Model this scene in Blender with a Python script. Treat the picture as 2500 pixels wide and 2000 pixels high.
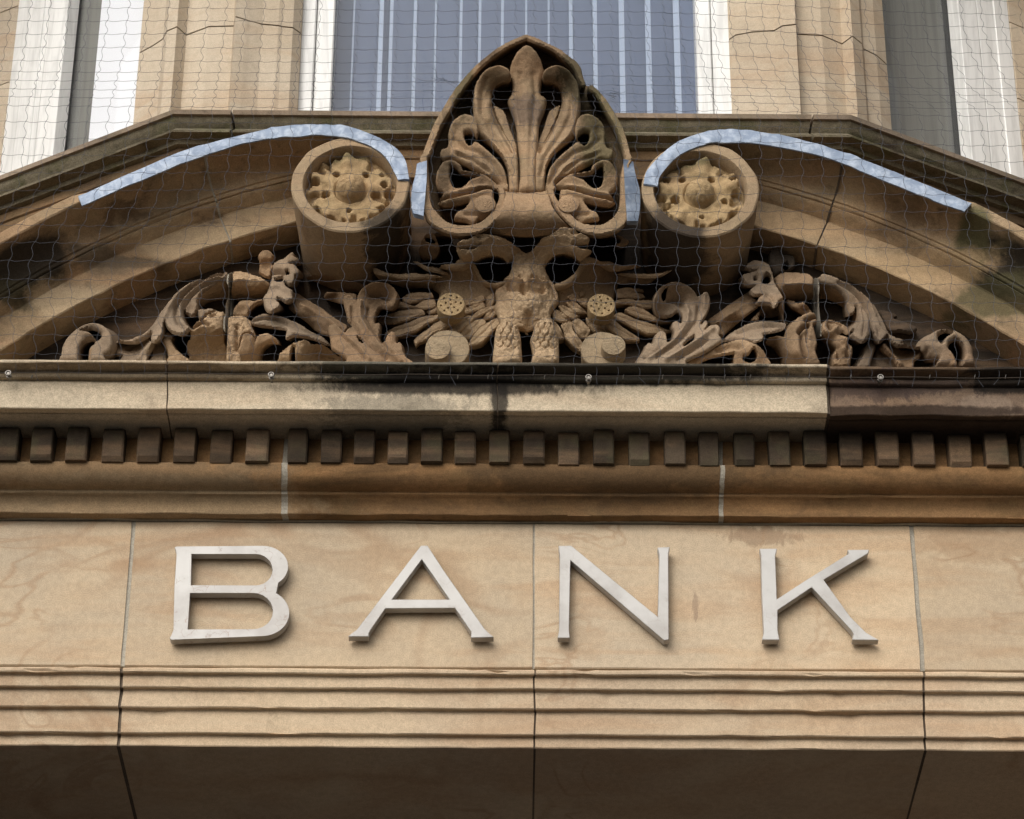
import bpy, bmesh, math, random
from mathutils import Vector, Matrix, noise
random.seed(7)
SC = bpy.context.scene
for o in list(bpy.data.objects): bpy.data.objects.remove(o)

# ------------------------------------------------------------------ camera
F, TH, RO = 7534.0, math.radians(32.1), 0.0056      # focal length in photo pixels, pitch, roll
CAM = Vector((0, -6.96, 1.6))
cam = bpy.data.cameras.new('camera'); cam.sensor_width = 36; cam.lens = F/2500*36
cam.clip_start = 0.1; cam.clip_end = 500
co = bpy.data.objects.new('camera', cam); SC.collection.objects.link(co)
co.matrix_world = Matrix.Translation(CAM) @ Matrix.Rotation(math.radians(90)+TH, 4, 'X') @ Matrix.Rotation(RO, 4, 'Z')
SC.camera = co
SC.render.resolution_x, SC.render.resolution_y = 1024, 819

# ------------------------------------------------------------------ light: bright overcast
W = bpy.data.worlds.new('World'); SC.world = W; W.use_nodes = True
nt = W.node_tree; nt.nodes.clear()
sky = nt.nodes.new('ShaderNodeTexSky'); sky.sky_type = 'NISHITA'; sky.sun_disc = False
SUN_EL, SUN_AZ = math.radians(32), math.radians(204)   # azimuth clockwise from +Y: in front of the facade, a little left
sky.sun_elevation = SUN_EL; sky.sun_rotation = SUN_AZ
sky.air_density = 1.0; sky.dust_density = 6.0; sky.ozone_density = 1.0
hs = nt.nodes.new('ShaderNodeHueSaturation'); hs.inputs['Saturation'].default_value = 0.30
bg = nt.nodes.new('ShaderNodeBackground'); bg.inputs['Strength'].default_value = 0.15
ow = nt.nodes.new('ShaderNodeOutputWorld')
nt.links.new(sky.outputs[0], hs.inputs['Color']); nt.links.new(hs.outputs[0], bg.inputs[0]); nt.links.new(bg.outputs[0], ow.inputs[0])
sl = bpy.data.lights.new('sun', 'SUN'); sl.energy = 1.1; sl.angle = math.radians(80); sl.color = (1, .975, .94)
so = bpy.data.objects.new('sun', sl); SC.collection.objects.link(so)
sd = Vector((math.sin(SUN_AZ)*math.cos(SUN_EL), math.cos(SUN_AZ)*math.cos(SUN_EL), math.sin(SUN_EL)))
so.rotation_euler = sd.to_track_quat('Z', 'Y').to_euler(); so.location = (0, -5, 12)
SC.view_settings.view_transform = 'Standard'; SC.view_settings.look = 'None'
SC.view_settings.gamma = 1; SC.view_settings.exposure = -0.08; SC.view_settings.use_curve_mapping = False

# ------------------------------------------------------------------ measuring helpers (photo pixel + real depth -> place)
def ray(px, py):
    u = (px-1250)/F; v = -(py-1000)/F
    a = u*math.cos(RO)-v*math.sin(RO); b = u*math.sin(RO)+v*math.cos(RO)
    return Vector((a, math.cos(TH)-b*math.sin(TH), math.sin(TH)+b*math.cos(TH)))
def P(px, py, Y):
    d = ray(px, py); return CAM+d*((Y-CAM.y)/d.y)
def PZ(px, py, z):
    d = ray(px, py); return CAM+d*((z-CAM.z)/d.z)
def PV(px, py, p0, n):          # vertical plane through p0 with plan normal n
    d = ray(px, py); return CAM+d*((p0-CAM).dot(n)/d.dot(n))
def Zc(py, Y): return P(1250, py, Y).z
def nz(v, s): return noise.noise(v*s)

# ------------------------------------------------------------------ materials
def lin(r, g, b):
    f = lambda c: c/12.92 if c <= .04045 else ((c+.055)/1.055)**2.4
    return (f(r/255), f(g/255), f(b/255), 1)
class NT:
    def __init__(s, name):
        s.m = bpy.data.materials.new(name); s.m.use_nodes = True; s.t = s.m.node_tree
        s.b = s.t.nodes['Principled BSDF']; s.pos = None
    def n(s, t, **k):
        x = s.t.nodes.new('ShaderNode'+t)
        for a, v in k.items(): setattr(x, a, v)
        return x
    def l(s, a, b): s.t.links.new(a, b)
    def position(s):
        if not s.pos: s.pos = s.n('NewGeometry').outputs['Position']
        return s.pos
    def noise(s, scale, detail=4, rough=.55, stretch=None, dist=0):
        key = (scale, detail, rough, stretch, dist); s.memo = getattr(s, 'memo', {})
        if key in s.memo: return s.memo[key]
        v = s.position()
        if stretch:
            mp = s.n('Mapping'); mp.inputs['Scale'].default_value = stretch; s.l(v, mp.inputs[0]); v = mp.outputs[0]
        x = s.n('TexNoise'); x.inputs['Scale'].default_value = scale; x.inputs['Detail'].default_value = detail
        x.inputs['Roughness'].default_value = rough; x.inputs['Distortion'].default_value = dist
        s.l(v, x.inputs['Vector']); s.memo[key] = x.outputs['Fac']; return x.outputs['Fac']
    def ramp(s, f, a, b, va=0, vb=1):
        x = s.n('MapRange'); x.interpolation_type = 'SMOOTHSTEP'
        for i, v in zip((1, 2, 3, 4), (a, b, va, vb)): x.inputs[i].default_value = v
        s.l(f, x.inputs[0]); return x.outputs[0]
    def math(s, op, a, b):
        x = s.n('Math', operation=op)
        for i, v in enumerate((a, b)):
            if isinstance(v, (int, float)): x.inputs[i].default_value = v
            else: s.l(v, x.inputs[i])
        return x.outputs[0]
    def mix(s, f, a, b, mode='MIX'):
        x = s.n('Mix', data_type='RGBA', blend_type=mode)
        for i, v in ((0, f), (6, a), (7, b)):
            if isinstance(v, (int, float)): x.inputs[i].default_value = v
            elif isinstance(v, tuple): x.inputs[i].default_value = v
            else: s.l(v, x.inputs[i])
        return x.outputs[2]
    def spot(s, col, c, r, color, amt=1, rag=.5, scale=14, edge=.25):      # a stain with its own ragged outline
        v = s.n('VectorMath', operation='SUBTRACT'); s.l(s.position(), v.inputs[0]); v.inputs[1].default_value = c
        d = s.n('VectorMath', operation='DIVIDE'); s.l(v.outputs[0], d.inputs[0]); d.inputs[1].default_value = r
        ln = s.n('VectorMath', operation='LENGTH'); s.l(d.outputs[0], ln.inputs[0])
        nf = s.noise(9, 6, .72) if scale < 12 else s.noise(26, 6, .78, (1.0, 1, .45), .4)      # fine ones run down the stone
        f = s.math('ADD', ln.outputs['Value'], s.math('MULTIPLY', s.math('SUBTRACT', nf, .5), rag*3.0))
        return s.mix(s.ramp(f, 1-edge, 1+edge, amt, 0), col, color)

BLACK = lin(38, 34, 30); ALGAE = lin(94, 91, 58); OCHRE = lin(150, 108, 58); SOOT = lin(78, 62, 50)
def stone(name, c1, c2, band=.35, dirt=.25, green=0., speck=.16, bump=.35, spots=(), pit=0., vary=.10, sat=.84, vein=None):
    s = NT(name)
    col = s.mix(s.ramp(s.noise(1.7, 5, .6), .35, .65), c1, c2)
    col = s.mix(s.math('MULTIPLY', s.ramp(s.noise(2.2, 5, .6, (.7, 1, 5), .6), .45, .7), band), col, lin(172, 128, 82))
    col = s.mix(s.math('MULTIPLY', s.ramp(s.noise(7, 6, .62, (1, 1, 1.6), .8), .52, .75), dirt), col, SOOT)
    col = s.mix(s.math('MULTIPLY', s.ramp(s.noise(28, 4, .6), .55, .8), dirt*.6), col, BLACK)
    if green: col = s.mix(s.math('MULTIPLY', s.ramp(s.noise(11, 6, .7), .47, .66), green), col, ALGAE)
    for sp in spots: col = s.spot(col, *sp)
    if vein:                                     # rusty bedding lines in the sawn face
        vn = s.noise(2.1, 2, .5, (1, 1, 1.5), .9); d = s.math('ABSOLUTE', s.math('SUBTRACT', vn, .5), 0.)
        f = s.math('MULTIPLY', s.ramp(d, 0, .07, 1, 0), s.ramp(s.noise(1.3, 2, .5), .45, .6))
        vn2 = s.noise(3.4, 2, .5, (1, 1, 2.2), 1.4); d2 = s.math('ABSOLUTE', s.math('SUBTRACT', vn2, .55), 0.)
        f = s.math('MAXIMUM', f, s.math('MULTIPLY', s.ramp(d2, 0, .05, 1, 0), s.ramp(s.noise(1.9, 2, .5), .5, .62)))
        col = s.mix(s.math('MULTIPLY', f, vein), col, lin(150, 108, 66))
    hsn = s.n('HueSaturation'); hsn.inputs['Saturation'].default_value = sat; hsn.inputs['Hue'].default_value = .502; s.l(col, hsn.inputs['Color']); col = hsn.outputs[0]
    g = s.ramp(s.noise(330, 2, .5), .3, .7, 1-speck, 1+speck*.7)
    g = s.math('MULTIPLY', g, s.ramp(s.noise(60, 3, .6), .3, .7, 1-speck*.5, 1+speck*.4))
    oi = s.n('ObjectInfo').outputs['Random']
    g = s.math('MULTIPLY', g, s.ramp(oi, 0, 1, 1-vary, 1+vary))
    cm = s.n('Combine' + 'XYZ'); [s.l(g, cm.inputs[i]) for i in range(3)]
    col = s.mix(1.0, col, cm.outputs[0], 'MULTIPLY')
    s.l(col, s.b.inputs['Base Color']); s.b.inputs['Roughness'].default_value = .92
    s.b.inputs['Specular IOR Level'].default_value = .2
    h = s.math('ADD', s.math('MULTIPLY', s.noise(260, 3, .6), .25), s.noise(48, 5, .65))
    if pit: h = s.math('SUBTRACT', h, s.math('MULTIPLY', s.ramp(s.noise(95, 3, .6), .62, .78), pit))
    bp = s.n('Bump'); bp.inputs['Strength'].default_value = bump; bp.inputs['Distance'].default_value = .004
    s.l(h, bp.inputs['Height']); s.l(bp.outputs[0], s.b.inputs['Normal'])
    return s.m
def at(px, py, Y): return tuple(P(px, py, Y))
TAN, TAN2 = lin(186, 158, 124), lin(172, 146, 114)
M = {}
M['frieze'] = stone('frieze_sandstone', lin(192, 167, 132), lin(178, 158, 130), .4, .10, speck=.14, bump=.24, pit=.1, vary=.09, vein=.4, spots=[
    (at(1860, 1310, 0), (.10, .1, .025), lin(128, 98, 70), .55, 1.1, 20), (at(1698, 1480, 0), (.006, .1, .035), lin(130, 106, 86), .5, 1.4, 20),
    (at(2420, 1330, 0), (.2, .1, .05), lin(168, 134, 96), .5, .9, 7),
    (at(1420, 1570, 0), (.06, .1, .05), lin(168, 138, 104), .4, .9, 8)])
M['arch'] = stone('architrave_sandstone', lin(200, 174, 138), lin(188, 163, 131), .42, .08, speck=.14, bump=.25, pit=.1, vary=.09, vein=.35)
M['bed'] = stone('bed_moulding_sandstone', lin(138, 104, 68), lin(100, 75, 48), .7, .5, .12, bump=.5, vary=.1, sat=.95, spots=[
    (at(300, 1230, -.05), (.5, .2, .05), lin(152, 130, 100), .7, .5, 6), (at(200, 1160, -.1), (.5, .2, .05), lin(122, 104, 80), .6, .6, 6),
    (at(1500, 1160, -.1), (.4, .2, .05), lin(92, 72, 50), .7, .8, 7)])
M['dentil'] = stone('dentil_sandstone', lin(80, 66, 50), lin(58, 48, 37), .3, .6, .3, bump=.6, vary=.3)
cz = Zc(905, -.26)
M['corona'] = stone('cornice_sandstone', lin(198, 179, 148), lin(184, 166, 138), .2, .2, speck=.2, bump=.3, vary=.03, spots=[
    (at(1085, 945, -.24), (.36, .3, .022), BLACK, .9, .55, 22, .35), (at(1330, 906, -.27), (.62, .3, .024), lin(46, 44, 38), .95, .35, 18),
    (at(1040, 912, -.26), (.27, .3, .026), BLACK, .95, .4, 22), (at(1216, 970, -.24), (.022, .3, .09), BLACK, .9, .8, 30, .4),
    (at(880, 905, -.26), (.09, .3, .02), lin(74, 70, 58), .8, .6, 22), (at(960, 985, -.24), (.18, .3, .03), lin(120, 112, 96), .6, .9, 16),
    (at(1010, 895, -.27), (.35, .3, .008), lin(110, 104, 90), .8, .4, 22),
    (at(300, 905, -.27), (.42, .3, .014), lin(128, 108, 78), .8, .4, 12)])
M['corona_dark'] = stone('weathered_cornice_sandstone', lin(152, 124, 96), lin(112, 90, 72), .35, .6, .05, bump=.45, vary=.02, spots=[
    (at(2400, 985, -.24), (.08, .3, .03), lin(160, 138, 116), .3, 1.4, 20), (at(2260, 940, -.24), (.14, .3, .025), lin(84, 68, 60), .8, 1.3, 20), (at(2230, 905, -.27), (.3, .3, .012), lin(96, 74, 48), .7, .8, 20),
    (at(2470, 925, -.26), (.12, .3, .03), BLACK, .9, .5, 15), (at(2130, 950, -.24), (.1, .3, .03), lin(76, 60, 54), .7, 1.2, 20),
    (at(2200, 1030, -.18), (.4, .12, .02), lin(52, 38, 28), .9, .6, 9)])
M['raking'] = stone('pediment_sandstone', lin(178, 150, 110), lin(142, 114, 79), .5, .8, .22, bump=.7, vary=.05, spots=[
    (at(40, 645, -.19), (.16, .078, .12), lin(42, 37, 30), .94, .3, 9), (at(110, 690, -.17), (.2, .12, .045), lin(58, 50, 38), .8, .6, 9), (at(420, 530, -.2), (.2, .07, .035), lin(88, 66, 46), .7, .9, 9), (at(2160, 520, -.2), (.2, .07, .05), lin(104, 78, 50), .6, .9, 9),
    (at(290, 620, -.16), (.14, .3, .02), lin(72, 62, 48), .6, .6, 10), (at(30, 720, -.15), (.12, .3, .03), lin(70, 62, 40), .7, .6, 12),
    (at(2460, 640, -.19), (.13, .078, .13), lin(44, 40, 32), .95, .35, 9), (at(2375, 590, -.22), (.045, .3, .065), lin(94, 88, 54), .95, .25, 10),
    (at(2450, 720, -.15), (.14, .3, .05), lin(84, 78, 48), .8, .6, 10), (at(2300, 640, -.15), (.2, .3, .02), lin(104, 92, 60), .6, .6, 10),
    (at(190, 735, -.12), (.12, .2, .06), lin(188, 160, 120), .7, .6, 8), (at(270, 650, -.12), (.07, .2, .04), lin(112, 96, 76), .6, .7, 10),
    (at(450, 590, -.12), (.16, .2, .06), lin(188, 158, 116), .7, .6, 8), (at(1980, 545, -.12), (.2, .2, .05), lin(186, 150, 104), .7, .5, 8),
    (at(2200, 660, -.12), (.25, .2, .05), lin(180, 146, 100), .7, .6, 8)])
M['volute'] = stone('volute_sandstone', lin(166, 140, 104), lin(142, 116, 84), .3, .45, .12, bump=.5, vary=.02, spots=[
    (at(960, 600, -.2), (.07, .2, .08), BLACK, .85, .8, 10), (at(1640, 610, -.2), (.11, .2, .09), lin(52, 44, 38), .9, .5, 9),
    (at(800, 560, -.22), (.09, .1, .02), lin(120, 92, 60), .5, .5, 9)])
M['rosette'] = stone('rosette_sandstone', lin(170, 140, 92), lin(146, 118, 76), .4, .35, .2, bump=.7, pit=.6, vary=.02, spots=[
    (at(830, 372, -.27), (.1, .2, .035), lin(112, 104, 66), .7, .7, 16), (at(1690, 385, -.27), (.1, .2, .035), lin(112, 104, 66), .7, .7, 16)])
M['carve'] = stone('carved_sandstone', lin(162, 130, 92), lin(124, 97, 68), .45, .5, .1, bump=.7, pit=.5, vary=.08)
M['eagle'] = stone('eagle_sandstone', lin(184, 153, 112), lin(148, 121, 88), .4, .45, .06, bump=.8, pit=.7, vary=.04)
M['carve_grey'] = stone('weathered_carved_sandstone', lin(152, 129, 102), lin(118, 99, 78), .3, .45, .1, bump=.6, vary=.06)
M['broken'] = stone('freshly_broken_sandstone', lin(172, 140, 100), lin(150, 120, 84), .3, .3, bump=.9, pit=1.0, vary=.05)
M['palm'] = stone('palmette_sandstone', lin(156, 127, 91), lin(120, 95, 67), .45, .5, .2, bump=.7, pit=.5, vary=.03, spots=[
    (at(1440, 190, -.3), (.09, .2, .1), lin(64, 58, 38), .85, .7, 14), (at(1470, 330, -.3), (.06, .2, .14), lin(92, 86, 54), .7, .7, 12),
    (at(1130, 230, -.28), (.03, .2, .12), lin(84, 78, 48), .7, .7, 14), (at(1160, 130, -.28), (.06, .2, .07), lin(70, 52, 36), .75, .7, 14),
    (at(1085, 400, -.28), (.02, .2, .14), lin(72, 60, 44), .6, .7, 14), (at(1285, 270, -.3), (.05, .2, .05), lin(92, 76, 66), .6, .8, 14)])
M['stalk_face'] = stone('sawn_sandstone', lin(158, 136, 102), lin(134, 114, 86), .2, .4, .06, bump=.5, pit=.4, vary=.05)
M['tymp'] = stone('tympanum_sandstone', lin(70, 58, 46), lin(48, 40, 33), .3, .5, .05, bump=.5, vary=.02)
M['sill'] = stone('mossy_sill_sandstone', lin(128, 117, 94), lin(108, 99, 78), .05, .9, .85, bump=.9, vary=.05, speck=.25)
M['sillcap'] = stone('sill_cap_sandstone', lin(146, 126, 104), lin(118, 102, 84), .1, .5, .2, bump=.4, vary=.05)
M['bay'] = stone('bay_window_sandstone', lin(196, 179, 154), lin(184, 165, 138), .35, .10, speck=.10, bump=.2, vary=.04)
M['bay_low'] = stone('bay_base_sandstone', lin(124, 94, 56), lin(78, 62, 44), .4, .6, .15, bump=.5, vary=.04)
M['wall'] = stone('plain_wall_sandstone', lin(176, 148, 116), lin(160, 136, 106), .3, .2)
M['mortar'] = stone('lime_mortar', lin(168, 160, 144), lin(150, 142, 126), 0, .25, .05, bump=.6)
M['gap'] = stone('dirty_joint', lin(112, 97, 80), lin(78, 66, 54), 0, .3, bump=.6)

def simple(name, c, rough=.5, metal=0., var=None, scale=30, bump=0., spec=.5, stretch=None):
    s = NT(name)
    col = c
    if var: col = s.mix(s.ramp(s.noise(scale, 5, .65, stretch, .5), .4, .68), c, var)
    if isinstance(col, tuple): s.b.inputs['Base Color'].default_value = col
    else: s.l(col, s.b.inputs['Base Color'])
    s.b.inputs['Roughness'].default_value = rough; s.b.inputs['Metallic'].default_value = metal
    s.b.inputs['Specular IOR Level'].default_value = spec
    if bump:
        bp = s.n('Bump'); bp.inputs['Strength'].default_value = bump; bp.inputs['Distance'].default_value = .004
        s.l(s.noise(scale, 4, .6), bp.inputs['Height']); s.l(bp.outputs[0], s.b.inputs['Normal'])
    return s.m
M['lead'] = simple('weathered_lead', lin(124, 138, 158), .5, .2, lin(160, 171, 186), 34, .6)
M['paint'] = simple('white_window_paint', lin(228, 228, 225), .45, 0, lin(206, 206, 203), 12, .15, stretch=(3, 3, .4))
M['sky_glare'] = simple('painted_sky_glare', lin(246, 247, 250), .8)  # plain white standing in for bright sky reflected in the left pane
M['blue_blind'] = simple('slate_blue_blind_fabric', lin(94, 108, 134), .8, 0, lin(86, 100, 126), 3)
M['pale_blind'] = simple('pale_blue_blind_edge', lin(160, 174, 196), .7)
M['grey_blind'] = simple('grey_blind_fabric', lin(136, 135, 128), .8, 0, lin(122, 121, 116), 4, stretch=(14, 14, .5))
M['dark_blind'] = simple('dark_grey_blind_fabric', lin(84, 84, 82), .8)
M['net'] = simple('net_twine', lin(74, 76, 82), .5)
M['steel'] = simple('steel', lin(120, 116, 110), .4, .9)
M['dark_metal'] = simple('dark_metal_edge', lin(70, 62, 54), .5, .3)
M['pavement'] = simple('pavement_slab', lin(84, 80, 75), .9, 0, lin(70, 67, 63), 5)
M['road'] = simple('asphalt', lin(54, 54, 54), .9, 0, lin(46, 46, 46), 40)
M['dark_room'] = simple('dark_interior', lin(60, 60, 64), .9)
# letters: off-white paint, crazed and chipped
def letter_mat(name, chips):
    s = NT(name)
    col = s.mix(s.ramp(s.noise(9, 5, .6), .35, .7), lin(180, 178, 174), lin(158, 154, 149))
    vo = s.n('TexVoronoi', feature='DISTANCE_TO_EDGE'); vo.inputs['Scale'].default_value = 30
    wv = s.n('VectorMath', operation='ADD'); s.l(s.position(), wv.inputs[0])
    nn = s.n('TexNoise'); nn.inputs['Scale'].default_value = 22; s.l(s.position(), nn.inputs['Vector'])
    sc = s.n('VectorMath', operation='SCALE'); sc.inputs['Scale'].default_value = .05; s.l(nn.outputs['Color'], sc.inputs[0])
    s.l(sc.outputs[0], wv.inputs[1]); s.l(wv.outputs[0], vo.inputs['Vector'])
    f = s.math('MULTIPLY', s.ramp(vo.outputs['Distance'], .0, .03, 1, 0), s.ramp(s.noise(14, 4, .6), .52, .58))
    col = s.mix(s.math('MULTIPLY', f, chips), col, lin(140, 122, 108))
    col = s.mix(s.math('MULTIPLY', s.ramp(s.noise(36, 6, .7), .6, .68), chips*.7), col, lin(128, 112, 100))
    s.l(col, s.b.inputs['Base Color']); s.b.inputs['Roughness'].default_value = .4; s.b.inputs['Metallic'].default_value = 0.12
    return s.m
M['letter_b'] = letter_mat('crazed_letter_paint', .8)
M['letter'] = letter_mat('worn_letter_paint', .25)
def glass():
    s = NT('window_glass'); t = s.t; out = t.nodes['Material Output']
    tr = s.n('BsdfTransparent'); tr.inputs[0].default_value = (.95, .955, .96, 1)
    gl = s.n('BsdfGlossy'); gl.inputs['Roughness'].default_value = .02
    lw = s.n('LayerWeight'); lw.inputs['Blend'].default_value = .5
    fr = s.math('ADD', s.math('MULTIPLY', s.math('POWER', lw.outputs['Facing'], 5.0), .95), .022)
    mx = s.n('MixShader'); s.l(fr, mx.inputs[0]); s.l(tr.outputs[0], mx.inputs[1]); s.l(gl.outputs[0], mx.inputs[2])
    s.l(mx.outputs[0], out.inputs['Surface']); return s.m
M['glass'] = glass()

# ------------------------------------------------------------------ object helpers
def empty(name, loc, label, cat, group=None):
    o = bpy.data.objects.new(name, None); SC.collection.objects.link(o); o.location = loc; o.empty_display_size = .05
    o['label'] = label; o['category'] = cat
    if group: o['group'] = group
    return o
def tag(o, label, cat, group=None):
    o['label'] = label; o['category'] = cat
    if group: o['group'] = group
    return o
def wloc(o):
    v = Vector(o.location)
    while o.parent: o = o.parent; v += o.location
    return v
class MB:
    def __init__(s): s.v = []; s.f = []
    def add(s, vs, fs):
        k = len(s.v); s.v += [Vector(v) for v in vs]; s.f += [tuple(i+k for i in f) for f in fs]; return s
    def box(s, a, b):
        x0, y0, z0 = a; x1, y1, z1 = b
        return s.add([(x0,y0,z0),(x1,y0,z0),(x1,y1,z0),(x0,y1,z0),(x0,y0,z1),(x1,y0,z1),(x1,y1,z1),(x0,y1,z1)],
                     [(0,3,2,1),(4,5,6,7),(0,1,5,4),(1,2,6,5),(2,3,7,6),(3,0,4,7)])
    def ring_surface(s, rings, closed=True, caps=True):
        n = len(rings[0]); k = len(s.v)
        for r in rings: s.v += [Vector(q) for q in r]
        for i in range(len(rings)-1):
            for j in range(n if closed else n-1):
                a = k+i*n+j; b = k+i*n+(j+1) % n
                s.f.append((a, b, b+n, a+n))
        if caps:
            s.f.append(tuple(k+j for j in range(n))[::-1]); s.f.append(tuple(k+(len(rings)-1)*n+j for j in range(n)))
        return s
    def build(s, name, mat, parent=None, smooth=False, angle=None):
        me = bpy.data.meshes.new(name)
        lo = Vector([min(v[i] for v in s.v) for i in range(3)]); hi = Vector([max(v[i] for v in s.v) for i in range(3)])
        c = Vector(((lo.x+hi.x)/2, (lo.y+hi.y)/2, lo.z))
        me.from_pydata([v-c for v in s.v], [], s.f)
        bm = bmesh.new(); bm.from_mesh(me); bmesh.ops.recalc_face_normals(bm, faces=bm.faces); bm.to_mesh(me); bm.free()
        o = bpy.data.objects.new(name, me); SC.collection.objects.link(o); me.materials.append(mat)
        if parent: o.parent = parent; o.location = c-wloc(parent)
        else: o.location = c
        if smooth:
            me.shade_smooth()
            if angle: me.set_sharp_from_angle(angle=math.radians(angle))
        return o
def catmull(pts, m):
    n = len(pts); out = []
    for i in range(n-1):
        p0, p1, p2, p3 = pts[max(i-1, 0)], pts[i], pts[i+1], pts[min(i+2, n-1)]
        for k in range(m):
            t = k/m
            out.append([.5*((2*b)+(c-a)*t+(2*a-5*b+4*c-d)*t*t+(3*b-a-3*c+d)*t**3) for a, b, c, d in zip(p0, p1, p2, p3)])
    out.append(list(pts[-1])); return out

def prism(mb, poly, Yf, Yb, Z=None, jit=0.):
    pts = [(Z[0]+x*Z[2], Z[1]+y*Z[2]) if Z else (x, y) for x, y in poly]
    fr = [P(x, y, Yf) for x, y in pts]
    if jit: fr = [v+Vector((nz(v, 30), 0, nz(v+Vector((3, 1, 2)), 30)))*jit for v in fr]
    bk = [Vector((v.x, Yb, v.z)) for v in fr]
    mb.ring_surface([fr, bk]); return mb
def bevel_profile(pr, b=.003):
    out = []; n = len(pr)
    for i in range(n):
        p = Vector(pr[i]); a = Vector(pr[i-1])-p; c = Vector(pr[(i+1) % n])-p
        if a.length < 2.5*b or c.length < 2.5*b or abs(a.normalized().dot(c.normalized())+1) < .12: out.append((tuple(p), False)); continue
        out.append((tuple(p+a.normalized()*b), True)); out.append((tuple(p+c.normalized()*b), True))
    return out
def block(name, mat, parent, prof, xa, xb, seg=26, wob=.0012, b=.003, dz=0., dy=0., smooth=False, chips=.0):
    """a stone of constant section (Y, z) from xa to xb with slightly worn arrises"""
    full = []
    for (p0, p1) in zip(prof, prof[1:]+prof[:1]):
        L = math.hypot(p0[0]-p1[0], p0[1]-p1[1]); kk = max(1, int(L/.035)) if max(p0[0], p1[0]) < .2 else 1
        full += [(p0[0]+(p1[0]-p0[0])*t/kk, p0[1]+(p1[1]-p0[1])*t/kk) for t in range(kk)]
    prof = full; pr = bevel_profile(prof, b); seg = max(2, min(90, int((xb-xa)/.03))) if seg == 26 else seg
    rings = []
    for i in range(seg+1):
        x = xa+(xb-xa)*i/seg; r = []
        for j, ((Y, z), cor) in enumerate(pr):
            v = Vector((x, Y*3, z*3))
            w = wob*(1.0 if cor else .35)
            e = 0
            if i in (0, seg): e = .0035*noise.noise(v*9)+.0015*noise.noise(v*30)
            r.append(Vector((x+e, Y+dy+w*noise.noise(v*9), z+dz+w*noise.noise(v*9+Vector((9, 4, 1))) )))
            if chips and cor:
                c = noise.noise(Vector((x*14, j*3.1, 2)))
                if c > .42: r[-1].y += (c-.42)*chips
        rings.append(r)
    mb = MB(); mb.ring_surface(rings); return mb.build(name, mat, parent, smooth=smooth, angle=40 if smooth else None)

# ------------------------------------------------------------------ the ground
g = MB().box((-60, -2.2, -.30), (60, 40, 0)).build('pavement', M['pavement']); g['kind'] = 'structure'
g = MB().box((-60, -60, -.36), (60, -2.2, -.13)).build('road', M['road']); g['kind'] = 'structure'

# ------------------------------------------------------------------ the building
B = empty('bank_building', (0, .3, 0), 'sandstone bank front with carved segmental pediment over the word on its frieze', 'building')
XL, XR = -1.9, 1.9
def jx(px, py, Y): return P(px, py, Y).x
# frieze
zf0, zf1 = Zc(1632, 0), Zc(1277, 0)
FR = [(0, zf0+.001), (0, zf1-.001), (.3, zf1-.001), (.3, zf0+.001)]
def run(name, mat, prof, joints, gap, mats=None, mortar='mortar', rec=.004, **k):
    xs = [XL]+joints+[XR]; gs = [0]+gap+[0]
    for i in range(len(xs)-1):
        block(name, mats[i] if mats else mat, B, prof, xs[i]+gs[i]/2, xs[i+1]-gs[i+1]/2, **k)
    for x, gp in zip(joints, gap):
        cy = sum(p[0] for p in prof)/len(prof)
        block('mortar_joint', M[mortar], B, [(Y+rec if Y < .25 else Y-.01, z) for Y, z in prof], x-gp/2-.0005, x+gp/2+.0005, seg=6, wob=.002, b=.001)
JF = [jx(313, 1450, 0), jx(1303, 1450, 0), jx(2238, 1450, 0)]
run('frieze_stone', M['frieze'], FR, JF, [.011, .006, .012], wob=.001)
# architrave of five fasciae and the soffit below it
zz = [Zc(1631, -.03), Zc(1646, -.03)]
AR = [(-.024, zz[0]-.0005), (-.03, zz[0]-.006), (-.03, zz[1])]
Yc = -.03
for py in (1682, 1731, 1794, 1826):
    Yc += .016; AR += [(Yc, AR[-1][1]), (Yc, Zc(py, Yc))]
zs0 = AR[-1][1]
AR += [(1.0, zs0), (1.0, zz[0]-.0005)]
JA = [jx(292, 1730, 0), jx(1305, 1730, 0), jx(2258, 1730, 0)]
run('architrave_stone', M['arch'], AR, JA, [.008, .005, .006], mortar='gap', rec=.005, wob=.002, b=.0025, chips=.03)
# bed moulding with dentils
z = lambda py, Y: Zc(py, Y)
za, zb, zc_, zd = z(1258, -.037), z(1211, -.062), z(1203, -.067), z(1133, -.125)
BD = [(-.002, za-.001), (-.037, za), (-.038, za+.012), (-.040, za+.022), (-.045, za+(zb-za)*.72), (-.058, zb-.002), (-.067, zb), (-.067, zc_)]
BD += [(-.072, zc_+.001)]
for i in range(1, 8):
    a = math.pi/2*i/7; BD.append((-.072-.053*math.sin(a), zc_+.001+(zd-zc_)*(1-math.cos(a))))
zde = z(1050, -.14)
BD += [(-.104, zd+.001), (-.088, zd+.004), (-.084, zde+.004), (.28, zde+.004), (.28, za-.001)]
JB = [jx(694, 1180, -.1), jx(1763, 1180, -.1)]
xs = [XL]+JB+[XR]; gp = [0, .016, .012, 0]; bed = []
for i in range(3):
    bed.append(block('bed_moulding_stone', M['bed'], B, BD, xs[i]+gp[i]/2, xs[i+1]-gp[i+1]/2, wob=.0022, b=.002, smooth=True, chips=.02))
for x, w in zip(JB, gp[1:3]):
    block('mortar_joint', M['mortar'], B, [(Y+.002 if Y < .25 else Y-.01, zq) for Y, zq in BD], x-w/2-.0005, x+w/2+.0005, seg=4, wob=.004, b=.001)
block('mortar_joint', M['mortar'], B, [(.02, zf1-.0004), (-.006, zf1+.0002), (-.010, za-.003), (.02, za-.002)], XL, XR, seg=60, wob=.006, b=.0005)
k = .58
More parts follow.
